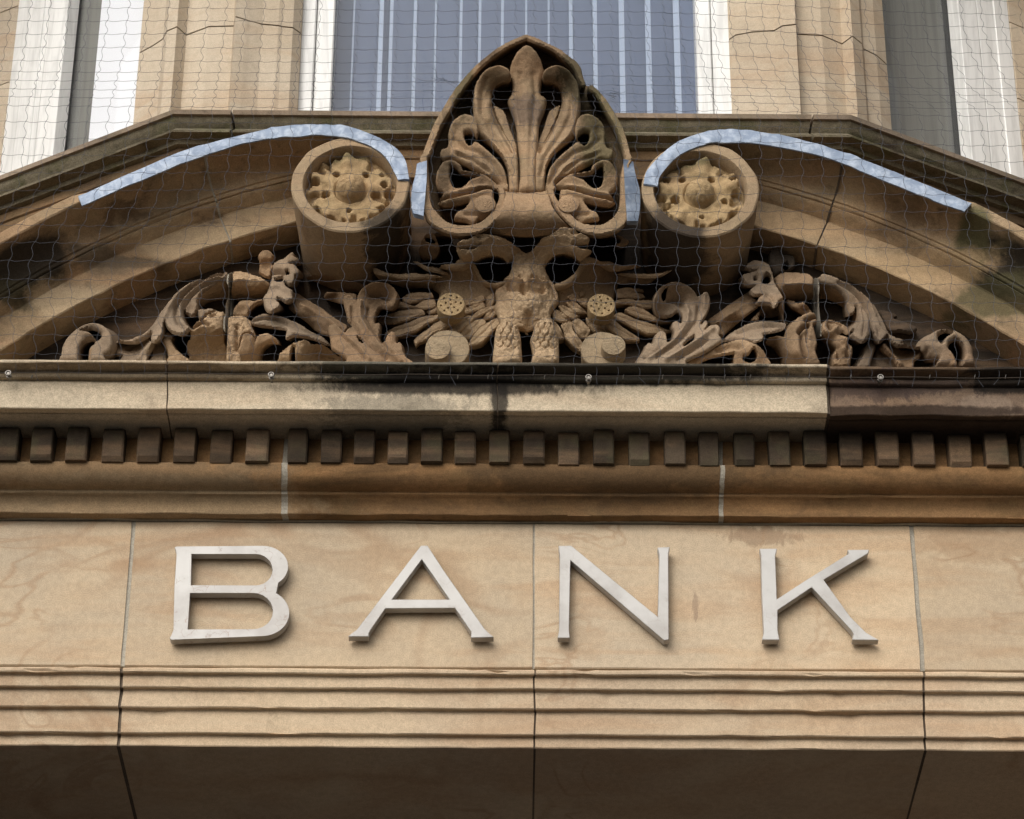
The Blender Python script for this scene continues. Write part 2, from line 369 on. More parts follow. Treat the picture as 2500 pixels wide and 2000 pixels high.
den = [(a*k, b_*k) for a, b_ in ((-78, -15), (-18, 75), (130, 222), (277, 368), (428, 520), (578, 672), (730, 823), (883, 975), (1034, 1130), (1212, 1293), (1350, 1437), (1490, 1578),
       (1632, 1718), (1773, 1862), (1915, 2002), (2060, 2145))]
den += [(1250+a*k, 1250+b_*k) for a, b_ in ((48, 137), (195, 283), (343, 430), (493, 580), (643, 730), (788, 872), (937, 1022), (1082, 1172), (1230, 1323), (1380, 1475), (1533, 1627), (1687, 1778),
        (1840, 1935), (1993, 2087), (2143, 2235))]
zt = zde+.002; zbm = z(1128, -.14)
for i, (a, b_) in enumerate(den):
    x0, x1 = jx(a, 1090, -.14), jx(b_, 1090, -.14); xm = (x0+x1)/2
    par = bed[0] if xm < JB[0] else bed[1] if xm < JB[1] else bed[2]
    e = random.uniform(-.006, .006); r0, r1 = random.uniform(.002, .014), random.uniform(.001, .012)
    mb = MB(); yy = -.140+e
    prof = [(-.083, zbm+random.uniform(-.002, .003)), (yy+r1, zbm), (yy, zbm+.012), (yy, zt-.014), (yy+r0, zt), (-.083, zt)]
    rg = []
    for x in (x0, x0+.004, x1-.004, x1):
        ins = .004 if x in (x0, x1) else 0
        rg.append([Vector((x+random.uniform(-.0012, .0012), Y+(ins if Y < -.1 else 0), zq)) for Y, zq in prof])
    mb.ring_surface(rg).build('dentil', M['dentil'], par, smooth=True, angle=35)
# corona and crowning moulding
c0, c1 = z(1003, -.235), z(934, -.235); b0, b1 = z(926, -.252), z(916, -.252); t0, t1 = z(892, -.29), z(885, -.29)
CO = [(-.10, zde+.0045), (-.150, zde+.006), (-.196, c0+.004), (-.200, c0+.010), (-.206, c0+.010), (-.208, c0+.002), (-.235, c0), (-.235, c1), (-.240, b0-.002), (-.252, b0), (-.254, (b0+b1)/2), (-.252, b1), (-.246, b1+.003)]
for i in range(1, 6):
    a = math.pi/2*i/6; CO.append((-.246-.040*(1-math.cos(a)), b1+.003+(t0-b1-.003)*math.sin(a)))
CO += [(-.290, t0), (-.291, t1), (-.02, t1+.018), (.28, t1+.018), (.28, zde+.0045)]
JC = [jx(408, 970, -.235), jx(1215, 970, -.235), jx(2022, 970, -.235)]
xs = [XL]+JC+[XR]; gp = [0, .0035, .003, .007, 0]
for i in range(4):
    block('cornice_stone', M['corona_dark'] if i == 3 else M['corona'], B, CO, xs[i]+gp[i]/2, xs[i+1]-gp[i+1]/2, wob=.0035 if i == 3 else .0016, b=.002,
          dz=-.004 if i == 3 else 0, dy=.003 if i == 3 else 0, smooth=True, chips=.03 if i == 3 else .012)
for x, w in zip(JC, gp[1:4]):
    block('mortar_joint', M['gap'], B, [(Y+.006 if Y < .25 else Y-.01, zq) for Y, zq in CO], x-w/2-.0005, x+w/2+.0005, seg=4, wob=.003, b=.001)

# tympanum wall and the segmental pediment
CX, CZ = .022, 4.485
def Rr(px, py, Y): p = P(px, py, Y); return math.hypot(p.x-CX, p.z-CZ)
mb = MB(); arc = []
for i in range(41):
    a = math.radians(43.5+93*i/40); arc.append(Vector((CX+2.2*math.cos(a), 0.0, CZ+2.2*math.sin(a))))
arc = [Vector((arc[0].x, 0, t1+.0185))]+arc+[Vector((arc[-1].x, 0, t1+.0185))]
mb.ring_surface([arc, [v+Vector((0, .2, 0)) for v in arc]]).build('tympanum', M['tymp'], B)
R0 = 2.096
R1, R2, R3, R4, R5 = Rr(325, 597, -.135), Rr(325, 562, -.165), Rr(325, 553, -.170), Rr(325, 449, -.275), Rr(325, 413, -.29)
AP = [(.1, R0+.01), (-.005, R0+.006), (-.12, R0), (-.121, R1-.004), (-.133, R1), (-.142, R1+.005)]
for i in range(1, 5):
    f = i/5; AP.append((-.142-.022*math.sin(f*math.pi/2), R1+.005+(R2-R1-.008)*f))
AP += [(-.160, R2-.002), (-.170, R2), (-.170, R3), (-.176, R3+.002)]
for i in range(1, 9):
    f = i/9; AP.append((-.176-.096*(1-math.cos(f*math.pi/2)), R3+.002+(R4-R3-.004)*math.sin(f*math.pi/2)))
AP += [(-.276, R4), (-.290, R4+.002), (-.291, R5), (-.05, R5+.012), (.1, R5+.012)]
def angp(px, py, Y): p = P(px, py, Y); return math.degrees(math.atan2(p.z-CZ, p.x-CX))
aJL, aJR = angp(528, 490, -.17), angp(2031, 500, -.17)
FLO = [(191,480),(434,375),(602,327),(714,306),(796,305),(867,314),(944,347),(985,383),(999,439)]
FLI = [(200,504),(439,402),(612,347),(724,334),(816,332),(893,352),(939,383),(964,423),(972,440)]
FRO = [(2372,497),(2267,454),(2140,403),(2012,357),(1885,327),(1788,317),(1727,321),(1660,344),(1614,378),(1579,418),(1571,449)]
FRI = [(2354,519),(2267,485),(2140,434),(2012,383),(1859,352),(1778,349),(1716,355),(1660,378),(1624,413),(1609,436),(1606,455)]
def polar(pts): return sorted((angp(x, y, -.29), Rr(x, y, -.29)) for x, y in pts)
PO, PI_ = polar(FLO[:7])+[], polar(FLI[:6])
PO2, PI2 = polar(FRO[:8]), polar(FRI[:7])
def edge(tab, a, dflt):
    if a < tab[0][0] or a > tab[-1][0]: return dflt
    for (u, r), (v, q) in zip(tab, tab[1:]):
        if u <= a <= v: return r+(q-r)*(a-u)/(v-u)
def warp(R, a):
    lo, li = (PO, PI_) if a > 90 else (PO2, PI2)
    r4, r5 = edge(li, a, R4), edge(lo, a, R5)
    r4 = max(min(r4, R4+.01), R3+.01); r5 = max(min(r5, R5+.01), r4+.012)
    if R >= R5-.001: return R-R5+r5-.004
    if R >= R4-.001: return R-R4+r4
    if R > R3: return R3+(R-R3)*(r4-R3)/(R4-R3)
    return R
def arch(name, mat, a0, a1, wob=.002, prof=AP, rec=0.):
    pr = bevel_profile(prof, .003); n = max(3, int(abs(a1-a0)/1.0)); rings = []
    for i in range(n+1):
        a = math.radians(a0+(a1-a0)*i/n); ca, sa = math.cos(a), math.sin(a); r = []
        for j, ((Y, R), cor) in enumerate(pr):
            R = warp(R, math.degrees(a)); v = Vector((CX+R*ca, Y, CZ+R*sa)); w = wob*(1.3 if cor else .5)
            q = noise.noise(Vector((a*40, j*.7, 1)))*w; q2 = noise.noise(Vector((a*40, j*.7, 7)))*w
            if j == 3 or j == 4: q += max(0, noise.noise(Vector((a*55, 2, 3)))-.35)*.02
            r.append(Vector((CX+(R+q-rec)*ca, min(.1, Y+q2+(rec if Y < 0 else 0)), CZ+(R+q-rec)*sa)))
        rings.append(r)
    return MB().ring_surface(rings).build(name, mat, B, smooth=True, angle=28)
gd = .06
aVL, aVR = angp(850, 400, -.29), angp(1720, 400, -.29)
arch('pediment_stone', M['raking'], 158, aJL+gd); arch('pediment_stone', M['raking'], aJL-gd, aVL)
arch('pediment_stone', M['raking'], aVR, aJR+gd); arch('pediment_stone', M['raking'], aJR-gd, 22)
arch('mortar_joint', M['mortar'], aJL+gd+.02, aJL-gd-.02, rec=.003); arch('mortar_joint', M['gap'], aJR+gd+.02, aJR-gd-.02, rec=.005)

# volutes that end the pediment, each with a rosette
def volute(px, py, flo, fli, seed, holes):
    VY = -.300
    c = P(px, py, VY); rad = (P(px+144, py, VY)-P(px-144, py, VY)).length/2; n = 72
    def circ(r, Y, jit=0):
        return [Vector((c.x+(r+jit*noise.noise(Vector((math.cos(2*math.pi*j/n)*4, math.sin(2*math.pi*j/n)*4, seed))))*math.cos(2*math.pi*j/n), Y,
                        c.z+(r+jit*noise.noise(Vector((math.cos(2*math.pi*j/n)*4, math.sin(2*math.pi*j/n)*4, seed))))*math.sin(2*math.pi*j/n))) for j in range(n)]
    mb = MB()
    ri = rad*.79
    rings = [circ(ri*.9, -.10), circ(ri*.97, VY+.045), circ(ri, VY+.004), circ(ri+.003, VY, .002), circ(rad-.004, VY, .003), circ(rad, VY+.004, .003), circ(rad*.985, VY+.10), circ(rad*.955, VY+.2), circ(rad*.93, .02)]
    mb.ring_surface(rings, caps=False)
    k0 = len(mb.v); mb.v += circ(ri*.95, VY+.055); mb.f.append(tuple(range(k0, k0+n)))
    v = mb.build('volute', M['volute'], B, smooth=True, angle=40)
    # wrap of the scroll under the lead
    tail = [i for i in range(len(flo)) if abs(flo[i][0]-1283) < 560]
    o2 = [flo[i] for i in tail]; i2 = [fli[i] for i in tail]
    o2 = catmull(o2, 4); i2 = catmull(i2, 4)
    mb = MB(); rg = []
    for (ax, ay), (bx, by) in zip(o2, i2):
        a = P(ax, ay, -.287); b_ = P(bx, by, -.287)
        rg.append([a+Vector((0, 0, -.003)), b_, Vector((b_.x, -.03, b_.z)), Vector((a.x, -.03, a.z))])
    mb.ring_surface(rg).build('scroll_wrap', M['raking'], v)
    # rosette: leaves round a pitted boss
    mb = MB(); NR, NA = 44, 150; rr = ri*.965; base = VY+.050
    for i in range(NR+1):
        r = i/NR
        for j in range(NA):
            a = 2*math.pi*j/NA; ph = a-math.pi/2+.12*math.sin(2*a+seed)
            p5 = math.cos(5*ph); n3 = lambda f, o: noise.noise(Vector((math.cos(a)*r*f, math.sin(a)*r*f, seed+o)))
            if r < .34: h = .022+.046*math.sqrt(max(0, 1-(r/.34)**2))+.003*n3(14, 0)+.0015*n3(40, 2)
            elif r < .385: h = .010
            else:
                lobe = .87+.03*p5+.08*(abs(math.cos(7.5*ph+.4*math.sin(a*3+seed)))-.5)+.06*n3(5, 9)
                h = .024+.008*p5*(r-.36)/.45+.007*math.cos(10*ph)*(r-.36)+.006*n3(6, 5)
                if p5 < -.93 and r > .66: h -= .02*min(1, (r-.66)/.08)
                if r > lobe: h = max(-.010, h-.045*min(1, (r-lobe)/.035))
                if r > .9: h = max(h, -.004+.022*max(0, math.cos(6*ph+1+seed))**3+.008*n3(7, 3))
            X, Zq = r*math.cos(a), r*math.sin(a)
            for hx, hz, hr in holes:
                d = math.hypot(X-hx, Zq-hz)
                if d < hr: h = min(h, -.012+.02*(d/hr)**4)
            mb.v.append(Vector((c.x+rr*X, base-h, c.z+rr*Zq)))
    for i in range(NR):
        for j in range(NA):
            a = i*NA+j; b_ = i*NA+(j+1) % NA; mb.f.append((a, b_, b_+NA, a+NA))
    mb.build('rosette', M['rosette'], v, smooth=True)
    # the top leaf that stands up inside the ring
    return v
volute(855, 449, FLO, FLI, 1.3, [(-.33, .43, .085), (.33, .43, .08), (-.55, -.13, .10), (-.8, -.13, .11), (.57, -.15, .12), (.85, -.12, .1), (-.02, -.56, .06), (-.75, -.52, .09), (-.4, -.82, .05), (-.13, -.8, .05), (.05, -.82, .06), (.3, -.82, .07), (.7, -.52, .1), (.75, .1, .08), (-.78, .2, .09), (-.68, .5, .1), (.72, .42, .08)])
volute(1710, 461, FRO, FRI, 4.7, [(-.38, .42, .08), (.27, .42, .085), (-.55, -.15, .11), (-.85, -.12, .11), (.55, -.17, .08), (.8, .02, .1), (.75, -.22, .09), (.03, -.6, .055), (-.8, -.52, .11), (-.4, -.85, .06), (-.1, -.87, .04), (.05, -.84, .06), (.42, -.83, .09), (.72, -.52, .09), (.75, .42, .08), (-.75, .4, .1)])

# ------------------------------------------------------------------ bay window above: sill course, base, mullions, windows
zs = P(700, 270, -.05).z
SP = [Vector((-2.2, .69, 0)), Vector((-.958, -.052, 0)), Vector((.949, -.045, 0)), Vector((2.2, .66, 0))]   # plan of the sill's front edge
def plan_offset(pts, d):
    out = []
    for i, p in enumerate(pts):
        ns = []
        for a, b_ in ((i-1, i), (i, i+1)):
            if 0 <= a and b_ < len(pts):
                t = (pts[b_]-pts[a]).normalized(); ns.append(Vector((-t.y, t.x, 0)))
        nn = sum(ns, Vector()); nn.normalize(); out.append(p+nn*d/max(.3, nn.dot(ns[0])))
    return out
def plan_sweep(name, mat, prof, t0_, t1_, nseg=1, wob=.002):     # prof: (inset, z) ; t along the plan by x
    def at_x(pts, x):
        for a, b_ in zip(pts, pts[1:]):
            if a.x <= x <= b_.x: f = (x-a.x)/(b_.x-a.x); return a+(b_-a)*f
        return pts[0] if x < pts[0].x else pts[-1]
    xs_ = sorted(set([t0_, t1_]+[t0_+(t1_-t0_)*i/40 for i in range(41)]+[p.x for p in SP if t0_ < p.x < t1_]))
    rg = []
    for x in xs_:
        r = []
        for j, (d, zq) in enumerate(prof):
            pts = plan_offset(SP, d)
            # same parameter along each offset line
            q = None
            for a, b_, c_, e in zip(SP, SP[1:], pts, pts[1:]):
                if a.x-1e-6 <= x <= b_.x+1e-6: f = (x-a.x)/(b_.x-a.x); q = c_+(e-c_)*f; break
            w = wob*noise.noise(Vector((x*12, j*.8, 3))); r.append(Vector((q.x, q.y+w, zq+w*.7)))
        rg.append(r)
    return MB().ring_surface(rg).build(name, mat, B, smooth=True, angle=30)
zk = lambda py, Y: P(600, py, Y).z
SF = [(.0, zs), (.001, zs-.016), (.012, zs-.017)]
zl = zk(322, -.045)
for i in range(1, 6):
    f = i/6; SF.append((.030-.018*abs(math.cos(f*math.pi)) if f < .5 else .030-.026*(f-.5)*2, zs-.017+(zl-zs+.019)*f))
SF += [(.004, zl+.004), (.006, zl-.002), (.040, zl-.003), (.044, zl-.016), (.30, zl-.016), (.30, zs+.006)]
cap = [(.0, zs), (.0005, zs-.0155), (.30, zs-.0155), (.30, zs+.006)]
body = [(.010, zs-.016)]+SF[3:-1]+[(.30, zs-.016)]
JS = [P(565, 300, -.04).x, P(1985, 310, -.04).x]
xs = [-1.95]+JS+[1.95]
for i in range(3):
    plan_sweep('sill_stone', M['sill'], body, xs[i]+(.004 if i else 0), xs[i+1]-(.004 if i < 2 else 0), wob=.003)
    plan_sweep('sill_cap', M['sillcap'], cap, xs[i]+(.003 if i else 0), xs[i+1]-(.003 if i < 2 else 0), wob=.002)
zb_ = zl-.016
bw = [(.060, zb_), (.060, zb_-.03), (.066, zb_-.034), (.066, zb_-.085), (.052, zb_-.09), (.05, zb_-.105), (.075, zb_-.112), (.078, zb_-.17), (.066, zb_-.175), (.066, zb_-.19), (.09, zb_-.195), (.092, 6.1), (.3, 6.1), (.3, zb_)]
plan_sweep('bay_base', M['bay_low'], bw, -1.94, 1.94, wob=.003)

zJ = P(660, 62, .05).z; zTop = 8.2; zBot = zs-.02
PLL = [(340,130),(372,112),(398,96),(408,77),(432,66),(455,86),(510,65),(570,65),(575,42),(600,48),(612,52),(640,60),(680,62),(690,65),(715,68),(735,82)]
PLR = [(1780,97),(1796,86),(1820,82),(1838,80),(1890,76),(1910,63),(1943,61),(1946,84),(2007,87),(2056,107),(2081,88),(2104,107),(2109,120),(2140,135),(2165,158)]
def mullion(pl, side):
    pts = [PZ(px, py, zJ) for px, py in pl]
    fr = [Vector((p.x, p.y, 0)) for p in pts]
    if side < 0: back = [Vector((fr[-1].x, .42, 0)), Vector((fr[0].x+.06, .42, 0))]
    else: back = [Vector((fr[-1].x-.06, .42, 0)), Vector((fr[0].x, .42, 0))]
    poly = fr+back
    def ex(z0, z1, name, mat, ins=0., wav=0.):
        rg = []; nn = 14
        for i in range(nn+1):
            zq = z0+(z1-z0)*i/nn; r = []
            for j, p in enumerate(poly):
                w = Vector((noise.noise(Vector((zq*7, j, 1))), noise.noise(Vector((zq*7, j, 5))), 0))*.0012 if j < len(fr) else Vector()
                e = 0
                if wav and i == nn and z1 < 8: e = wav*noise.noise(Vector((p.x*25, p.y*25, 2)))
                if wav and i == 0 and z0 > zBot+.1: e = wav*noise.noise(Vector((p.x*25, p.y*25, 2)))
                r.append(Vector((p.x, p.y+(ins if j < len(fr) else 0), zq+e))+w)
            rg.append(r)
        return MB().ring_surface(rg).build(name, mat, B)
    ex(zBot, zJ-.0025, 'mullion_stone', M['bay'], wav=.004); ex(zJ+.0025, zTop, 'mullion_stone', M['bay'], wav=.004)
    ex(zJ-.0024, zJ+.0024, 'mortar_joint', M['gap'], ins=.004, wav=.004)
    return fr
ml = mullion(PLL, -1); mr = mullion(PLR, 1)

def win(name):
    o = bpy.data.objects.new(name, None); SC.collection.objects.link(o); o.parent = B; o.location = Vector((0, .3, zs))-wloc(B); o.empty_display_size = .05
    return o
def board(mbx, p, q, z0, z1, th, bev=.004):           # upright board, front face from plan p to q
    t = (q-p).normalized(); nrm = Vector((-t.y, t.x, 0))
    pr = [p+nrm*bev, p+t*bev, q-t*bev, q+nrm*bev, q+nrm*th, p+nrm*th]
    mbx.ring_surface([[Vector((v.x, v.y, zq)) for v in pr] for zq in (z0, z1)])
# centre window
wc = win('window')
xa, xb = ml[-1].x, mr[0].x
def cx(px, Y): return P(px, 80, Y).x
fa, fb = cx(816, .125), cx(1699, .125)
for s, (o0, o1, o2) in ((0, (xa-.02, cx(771, .11), fa)), (1, (xb+.02, cx(1737, .11), fb))):
    l0, l1, l2 = (o0, o1, o2) if s == 0 else (o2, o1, o0)
    m_ = MB(); board(m_, Vector((l0, .112 if s == 0 else .120, 0)), Vector((l1-.001, .112 if s == 0 else .120, 0)), zBot, zTop, .10); m_.build('frame', M['paint'], wc)
    m_ = MB(); board(m_, Vector((l1+.001, .120 if s == 0 else .112, 0)), Vector((l2, .120 if s == 0 else .112, 0)), zBot, zTop, .10); m_.build('frame', M['paint'], wc)
MB().box((fa-.01, .150, zBot), (fb+.01, .154, zTop)).build('pane', M['glass'], wc)
# blind: broad slate slats with pale returned edges
vb = empty('vertical_blind', (0, .22, zs-.02), 'slate blue vertical blind with pale stripes behind the central window', 'blind')
stripes = [810, 861, 925, 951, 1009, 1061, 1122, 1168, 1223, 1282, 1337, 1389, 1447, 1511, 1575, 1644]
swidth = [.004, .005, .013, .010, .010, .006, .008, .008, .008, .006, .006, .011, .013, .016, .017, .018]
for i, px in enumerate(stripes):
    x0 = cx(px, .21); x1 = cx(stripes[i+1] if i+1 < len(stripes) else 1712, .21)
    wd = swidth[i]
    a = random.uniform(-.012, .012)
    sl_ = MB().ring_surface([[Vector((x0+wd, .205, zq)), Vector((x1+.004, .222+a*.3, zq)), Vector((x1+.004, .224+a*.3, zq)), Vector((x0+wd, .207, zq))] for zq in (zBot-.02, zTop-.1)]).build('slat', M['blue_blind'], vb)
    MB().ring_surface([[Vector((x0, .202, zq)), Vector((x0+wd, .2035, zq)), Vector((x0+wd, .2045, zq)), Vector((x0, .203, zq))] for zq in (zBot-.02, zTop-.1)]).build('slat_edge', M['pale_blind'], sl_)
MB().box((cx(816, .2)-.05, .20, zTop-.1), (cx(1712, .2)+.05, .23, zTop-.06)).build('head_rail', M['paint'], vb)
# canted side windows
def side_window(sgn, near_plan, pxn, cols):
    w = win('window'); dirv = Vector((sgn*.857, .515, 0)); nrm = Vector((sgn*.515, -.857, 0))
    p0 = Vector((near_plan.x, near_plan.y+.012, 0))
    def on(px, back): return PV(px, 0, p0-nrm*back, nrm)
    def pl(v): return Vector((v.x, v.y, 0))
    for a, b_, back, nm, mt in cols:
        p, q = pl(on(a, back)), pl(on(b_, back))
        if p.x > q.x: p, q = q, p
        m_ = MB(); board(m_, p, q, zBot-.5, zTop, .05 if nm == 'frame' else .004, .0012 if nm == 'frame' else .0005)
        if nm == 'frame': m_.build('frame', M[mt], w)
        else: yield m_, mt
    ga, gb = sorted((pxn))
    p, q = pl(on(ga, .050)), pl(on(gb, .050)); m_ = MB(); board(m_, p, q, zBot-.5, zTop, .004, .0005); m_.build('pane', M['glass'], w)
vl = empty('vertical_blind', (-1.3, .5, zs-.3), 'grey vertical blind and painted white sky reflection in the canted window at left', 'blind')
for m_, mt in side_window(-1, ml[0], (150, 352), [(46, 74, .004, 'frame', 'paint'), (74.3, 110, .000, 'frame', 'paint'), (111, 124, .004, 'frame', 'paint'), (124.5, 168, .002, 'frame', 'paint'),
        (160, 204, .085, 'slat', 'dark_blind'), (200, 252, .075, 'slat', 'grey_blind'), (249, 300, .068, 'slat', 'sky_glare'), (299, 360, .066, 'slat', 'sky_glare')]): m_.build('slat', M[mt], vl)  # the white slats carry the pane's sky reflection as colour; the grey ones are blind
vr = empty('vertical_blind', (1.3, .5, zs-.3), 'grey vertical blind in the canted window at right', 'blind')
for m_, mt in side_window(1, mr[-1], (2150, 2350), [(2425, 2458, .0, 'frame', 'paint'), (2383, 2424.6, .004, 'frame', 'paint'), (2338, 2381.5, .002, 'frame', 'paint'),
        (2140, 2206, .070, 'slat', 'grey_blind'), (2203, 2256, .074, 'slat', 'grey_blind'), (2252, 2298, .078, 'slat', 'grey_blind'), (2294, 2345, .088, 'slat', 'dark_blind')]): m_.build('slat', M[mt], vr)
# outer jambs of the bay, the wall behind and above, the piers below
for sgn, pl0, px in ((-1, ml[0], 47), (1, mr[-1], 2457)):
    dirv = Vector((sgn*.857, .515, 0)); nrm = Vector((sgn*.515, -.857, 0)); p0 = Vector((pl0.x, pl0.y+.012, 0))
    a = PV(px, 0, p0, nrm); a.z = 0; b_ = a+dirv*.6
    p, q = (b_, a) if sgn < 0 else (a, b_)
    z_ = PV(px-sgn*0, 12 if sgn < 0 else 50, p0, nrm).z
    for z0, z1 in ((zBot-.5, z_-.30), (z_-.296, z_-.003), (z_+.001, zTop)):
        m_ = MB(); board(m_, p, q, z0, z1, .25, .006); m_.build('jamb_stone', M['bay'], B)
MB().box((-2.6, .75, 6.0), (2.6, 1.0, zTop)).build('room_wall', M['dark_room'], B)
MB().box((-2.6, -.05, zTop), (2.6, 1.0, zTop+1.5)).build('upper_wall', M['wall'], B)
for s in (-1, 1):
    MB().box((min(s*1.55, s*1.9), .02, 0), (max(s*1.55, s*1.9), .99, zs0-.002)).build('pier', M['wall'], B)
    MB().box((min(s*1.9, s*9), .05, 0), (max(s*1.9, s*9), .99, 9.7)).build('side_wall', M['wall'], B)
MB().box((-1.55, 1.0, 0), (1.55, 1.2, zs0)).build('doorway_wall', M['dark_room'], B)

# ------------------------------------------------------------------ lead flashings
def flashing(flo, fli, name, label, seed):
    o2, i2 = catmull(flo, 8), catmull(fli, 8); mb = MB(); rg = []
    for i, ((ax, ay), (bx, by)) in enumerate(zip(o2, i2)):
        a = P(ax, ay, -.304); b_ = P(bx, by, -.305); r = []
        d = (b_-a)
        for f in (0, .2, .4, .6, .8, 1):
            p = a+d*f; bu = noise.noise(Vector((p.x*16, p.z*16, seed)))*.005+noise.noise(Vector((p.x*50, p.z*50, seed)))*.003
            r.append(p+Vector((0, -abs(bu)-.002*math.sin(f*math.pi), bu*.5)))
        r.append(r[-1]+Vector((0, .004, -.001))); r.append(a+Vector((0, .005, -.002)))
        tb = a+Vector((0, .11, .004)); r.append(tb); r.append(a+Vector((0, .05, .006+.002*noise.noise(p*20))))
        rg.append(r)
    return tag(mb.ring_surface(rg).build(name, M['lead'], None, smooth=True, angle=45), label, 'lead flashing', 'lead strips along the pediment')
flashing(FLO, FLI, 'lead_flashing', 'long blue-grey lead strip capping the curved pediment left of the palmette', 2.2)
flashing(FRO, FRI, 'lead_flashing', 'long blue-grey lead strip capping the curved pediment right of the palmette', 6.1)
def side_lead(lo, hi, label, seed):
    mb = MB(); rg = []
    for (ax, ay), (bx, by) in zip(catmull(lo, 5), catmull(hi, 5)):
        a, b_ = P(ax, ay, -.318), P(bx, by, -.300); r = []
        for f in (0, .33, .66, 1):
            p = a+(b_-a)*f; r.append(p+Vector((0, -.004+.009*noise.noise(p*25+Vector((seed, 0, 0))), 0)))
        r += [r[-1]+Vector((0, .018, 0)), r[0]+Vector((0, .018, 0))]
        rg.append(r)
    tag(mb.ring_surface(rg).build('lead_flashing', M['lead'], None, smooth=True, angle=45), label, 'lead flashing', 'lead pieces beside the palmette')
side_lead([(1042,393),(1042,430),(1040,462),(1037,495),(1034,530)], [(1018,402),(1014,430),(1006,462),(1004,500),(1010,524)], 'small crumpled lead piece on the left edge of the palmette', 1)
side_lead([(1522,390),(1524,430),(1526,470),(1529,510),(1531,543)], [(1546,396),(1552,430),(1562,466),(1562,510),(1557,544)], 'small crumpled lead piece on the right edge of the palmette', 5)

def disc(mb, x, y, r, Yf, Yb, Z, holes=(), bulge=0., taper=.94):
    px, py, rp = Z[0]+x*Z[2], Z[1]+y*Z[2], r*Z[2]
    c = P(px, py, Yf); R = (P(px+rp, py, Yf)-c).length; NA, NR = 90, 28; k0 = len(mb.v)
    for i in range(NR+1):
        q = i/NR
        for j in range(NA):
            a = 2*math.pi*j/NA; X, Zq = q*math.cos(a), q*math.sin(a); h = bulge*(1-q*q)+.0015*noise.noise(Vector((X*6, Zq*6, x)))
            for hx, hz, hr in holes:
                if math.hypot(X-hx, Zq-hz) < hr: h -= .014
            rr = R*(1+.02*noise.noise(Vector((X*3, Zq*3, y)))) if q > .9 else R
            mb.v.append(Vector((c.x+rr*X, Yf-h+(.003 if i == NR else 0), c.z+rr*Zq)))
    for j in range(NA): a = 2*math.pi*j/NA; mb.v.append(Vector((c.x+R*taper*math.cos(a), Yb, c.z+R*taper*math.sin(a))))
    for i in range(NR+1):
        for j in range(NA):
            a = k0+i*NA+j; b_ = k0+i*NA+(j+1) % NA; mb.f.append((a, b_, b_+NA, a+NA))
    return mb
def hexholes(seed):
    rnd = random.Random(seed); out = []
    for rr, n, ph in ((0, 1, 0), (.38, 5, .4), (.72, 8, .1)):
        for i in range(n):
            a = 2*math.pi*i/n+ph+rnd.uniform(-.1, .1); out.append((rr*math.cos(a), rr*math.sin(a), .062))
    return out
# ------------------------------------------------------------------ carving: stone cut to an outline, its front worked in relief
import numpy as np
from mathutils.geometry import delaunay_2d_cdt
ZL1 = (140, 640, 360/2156); ZL2 = (420, 600, 360/2141); ZL3 = (660, 640, 360/2156)
ZR1 = (1560, 640, 360/2156); ZR2 = (1780, 600, 360/2141); ZR3 = (2040, 640, 360/2156)
ZE1 = (900, 560, 400/2091); ZE2 = (1260, 560, 400/2091); Z1 = (1000, 60, 600/1917)
def T(Z, pts): return [(Z[0]+p[0]*Z[2], Z[1]+p[1]*Z[2])+tuple(p[2:]) for p in pts]
def closed_curve(pts, step=3.2, soft=.5):
    n = len(pts); out = []
    for i in range(n):
        p0, p1, p2, p3 = pts[i-1], pts[i], pts[(i+1) % n], pts[(i+2) % n]
        L = math.hypot(p2[0]-p1[0], p2[1]-p1[1]); k = max(1, int(L/step))
        for j in range(k):
            t = j/k; q = []
            for a, b, c, d in zip(p0[:2], p1[:2], p2[:2], p3[:2]):
                m1, m2 = soft*(c-a)*.8, soft*(d-b)*.8
                h = (2*t**3-3*t*t+1)*b+(t**3-2*t*t+t)*m1+(-2*t**3+3*t*t)*c+(t**3-t*t)*m2
                q.append(h)
            out.append(tuple(q))
    return out
def inside(px, py, poly):
    x = np.array([p[0] for p in poly]); y = np.array([p[1] for p in poly]); x2, y2 = np.roll(x, -1), np.roll(y, -1)
    r = np.zeros(len(px), bool)
    for a, b, c, d in zip(x, y, x2, y2):
        if b == d: continue
        m = ((b > py) != (d > py)) & (px < (c-a)*(py-b)/(d-b)+a); r ^= m
    return r
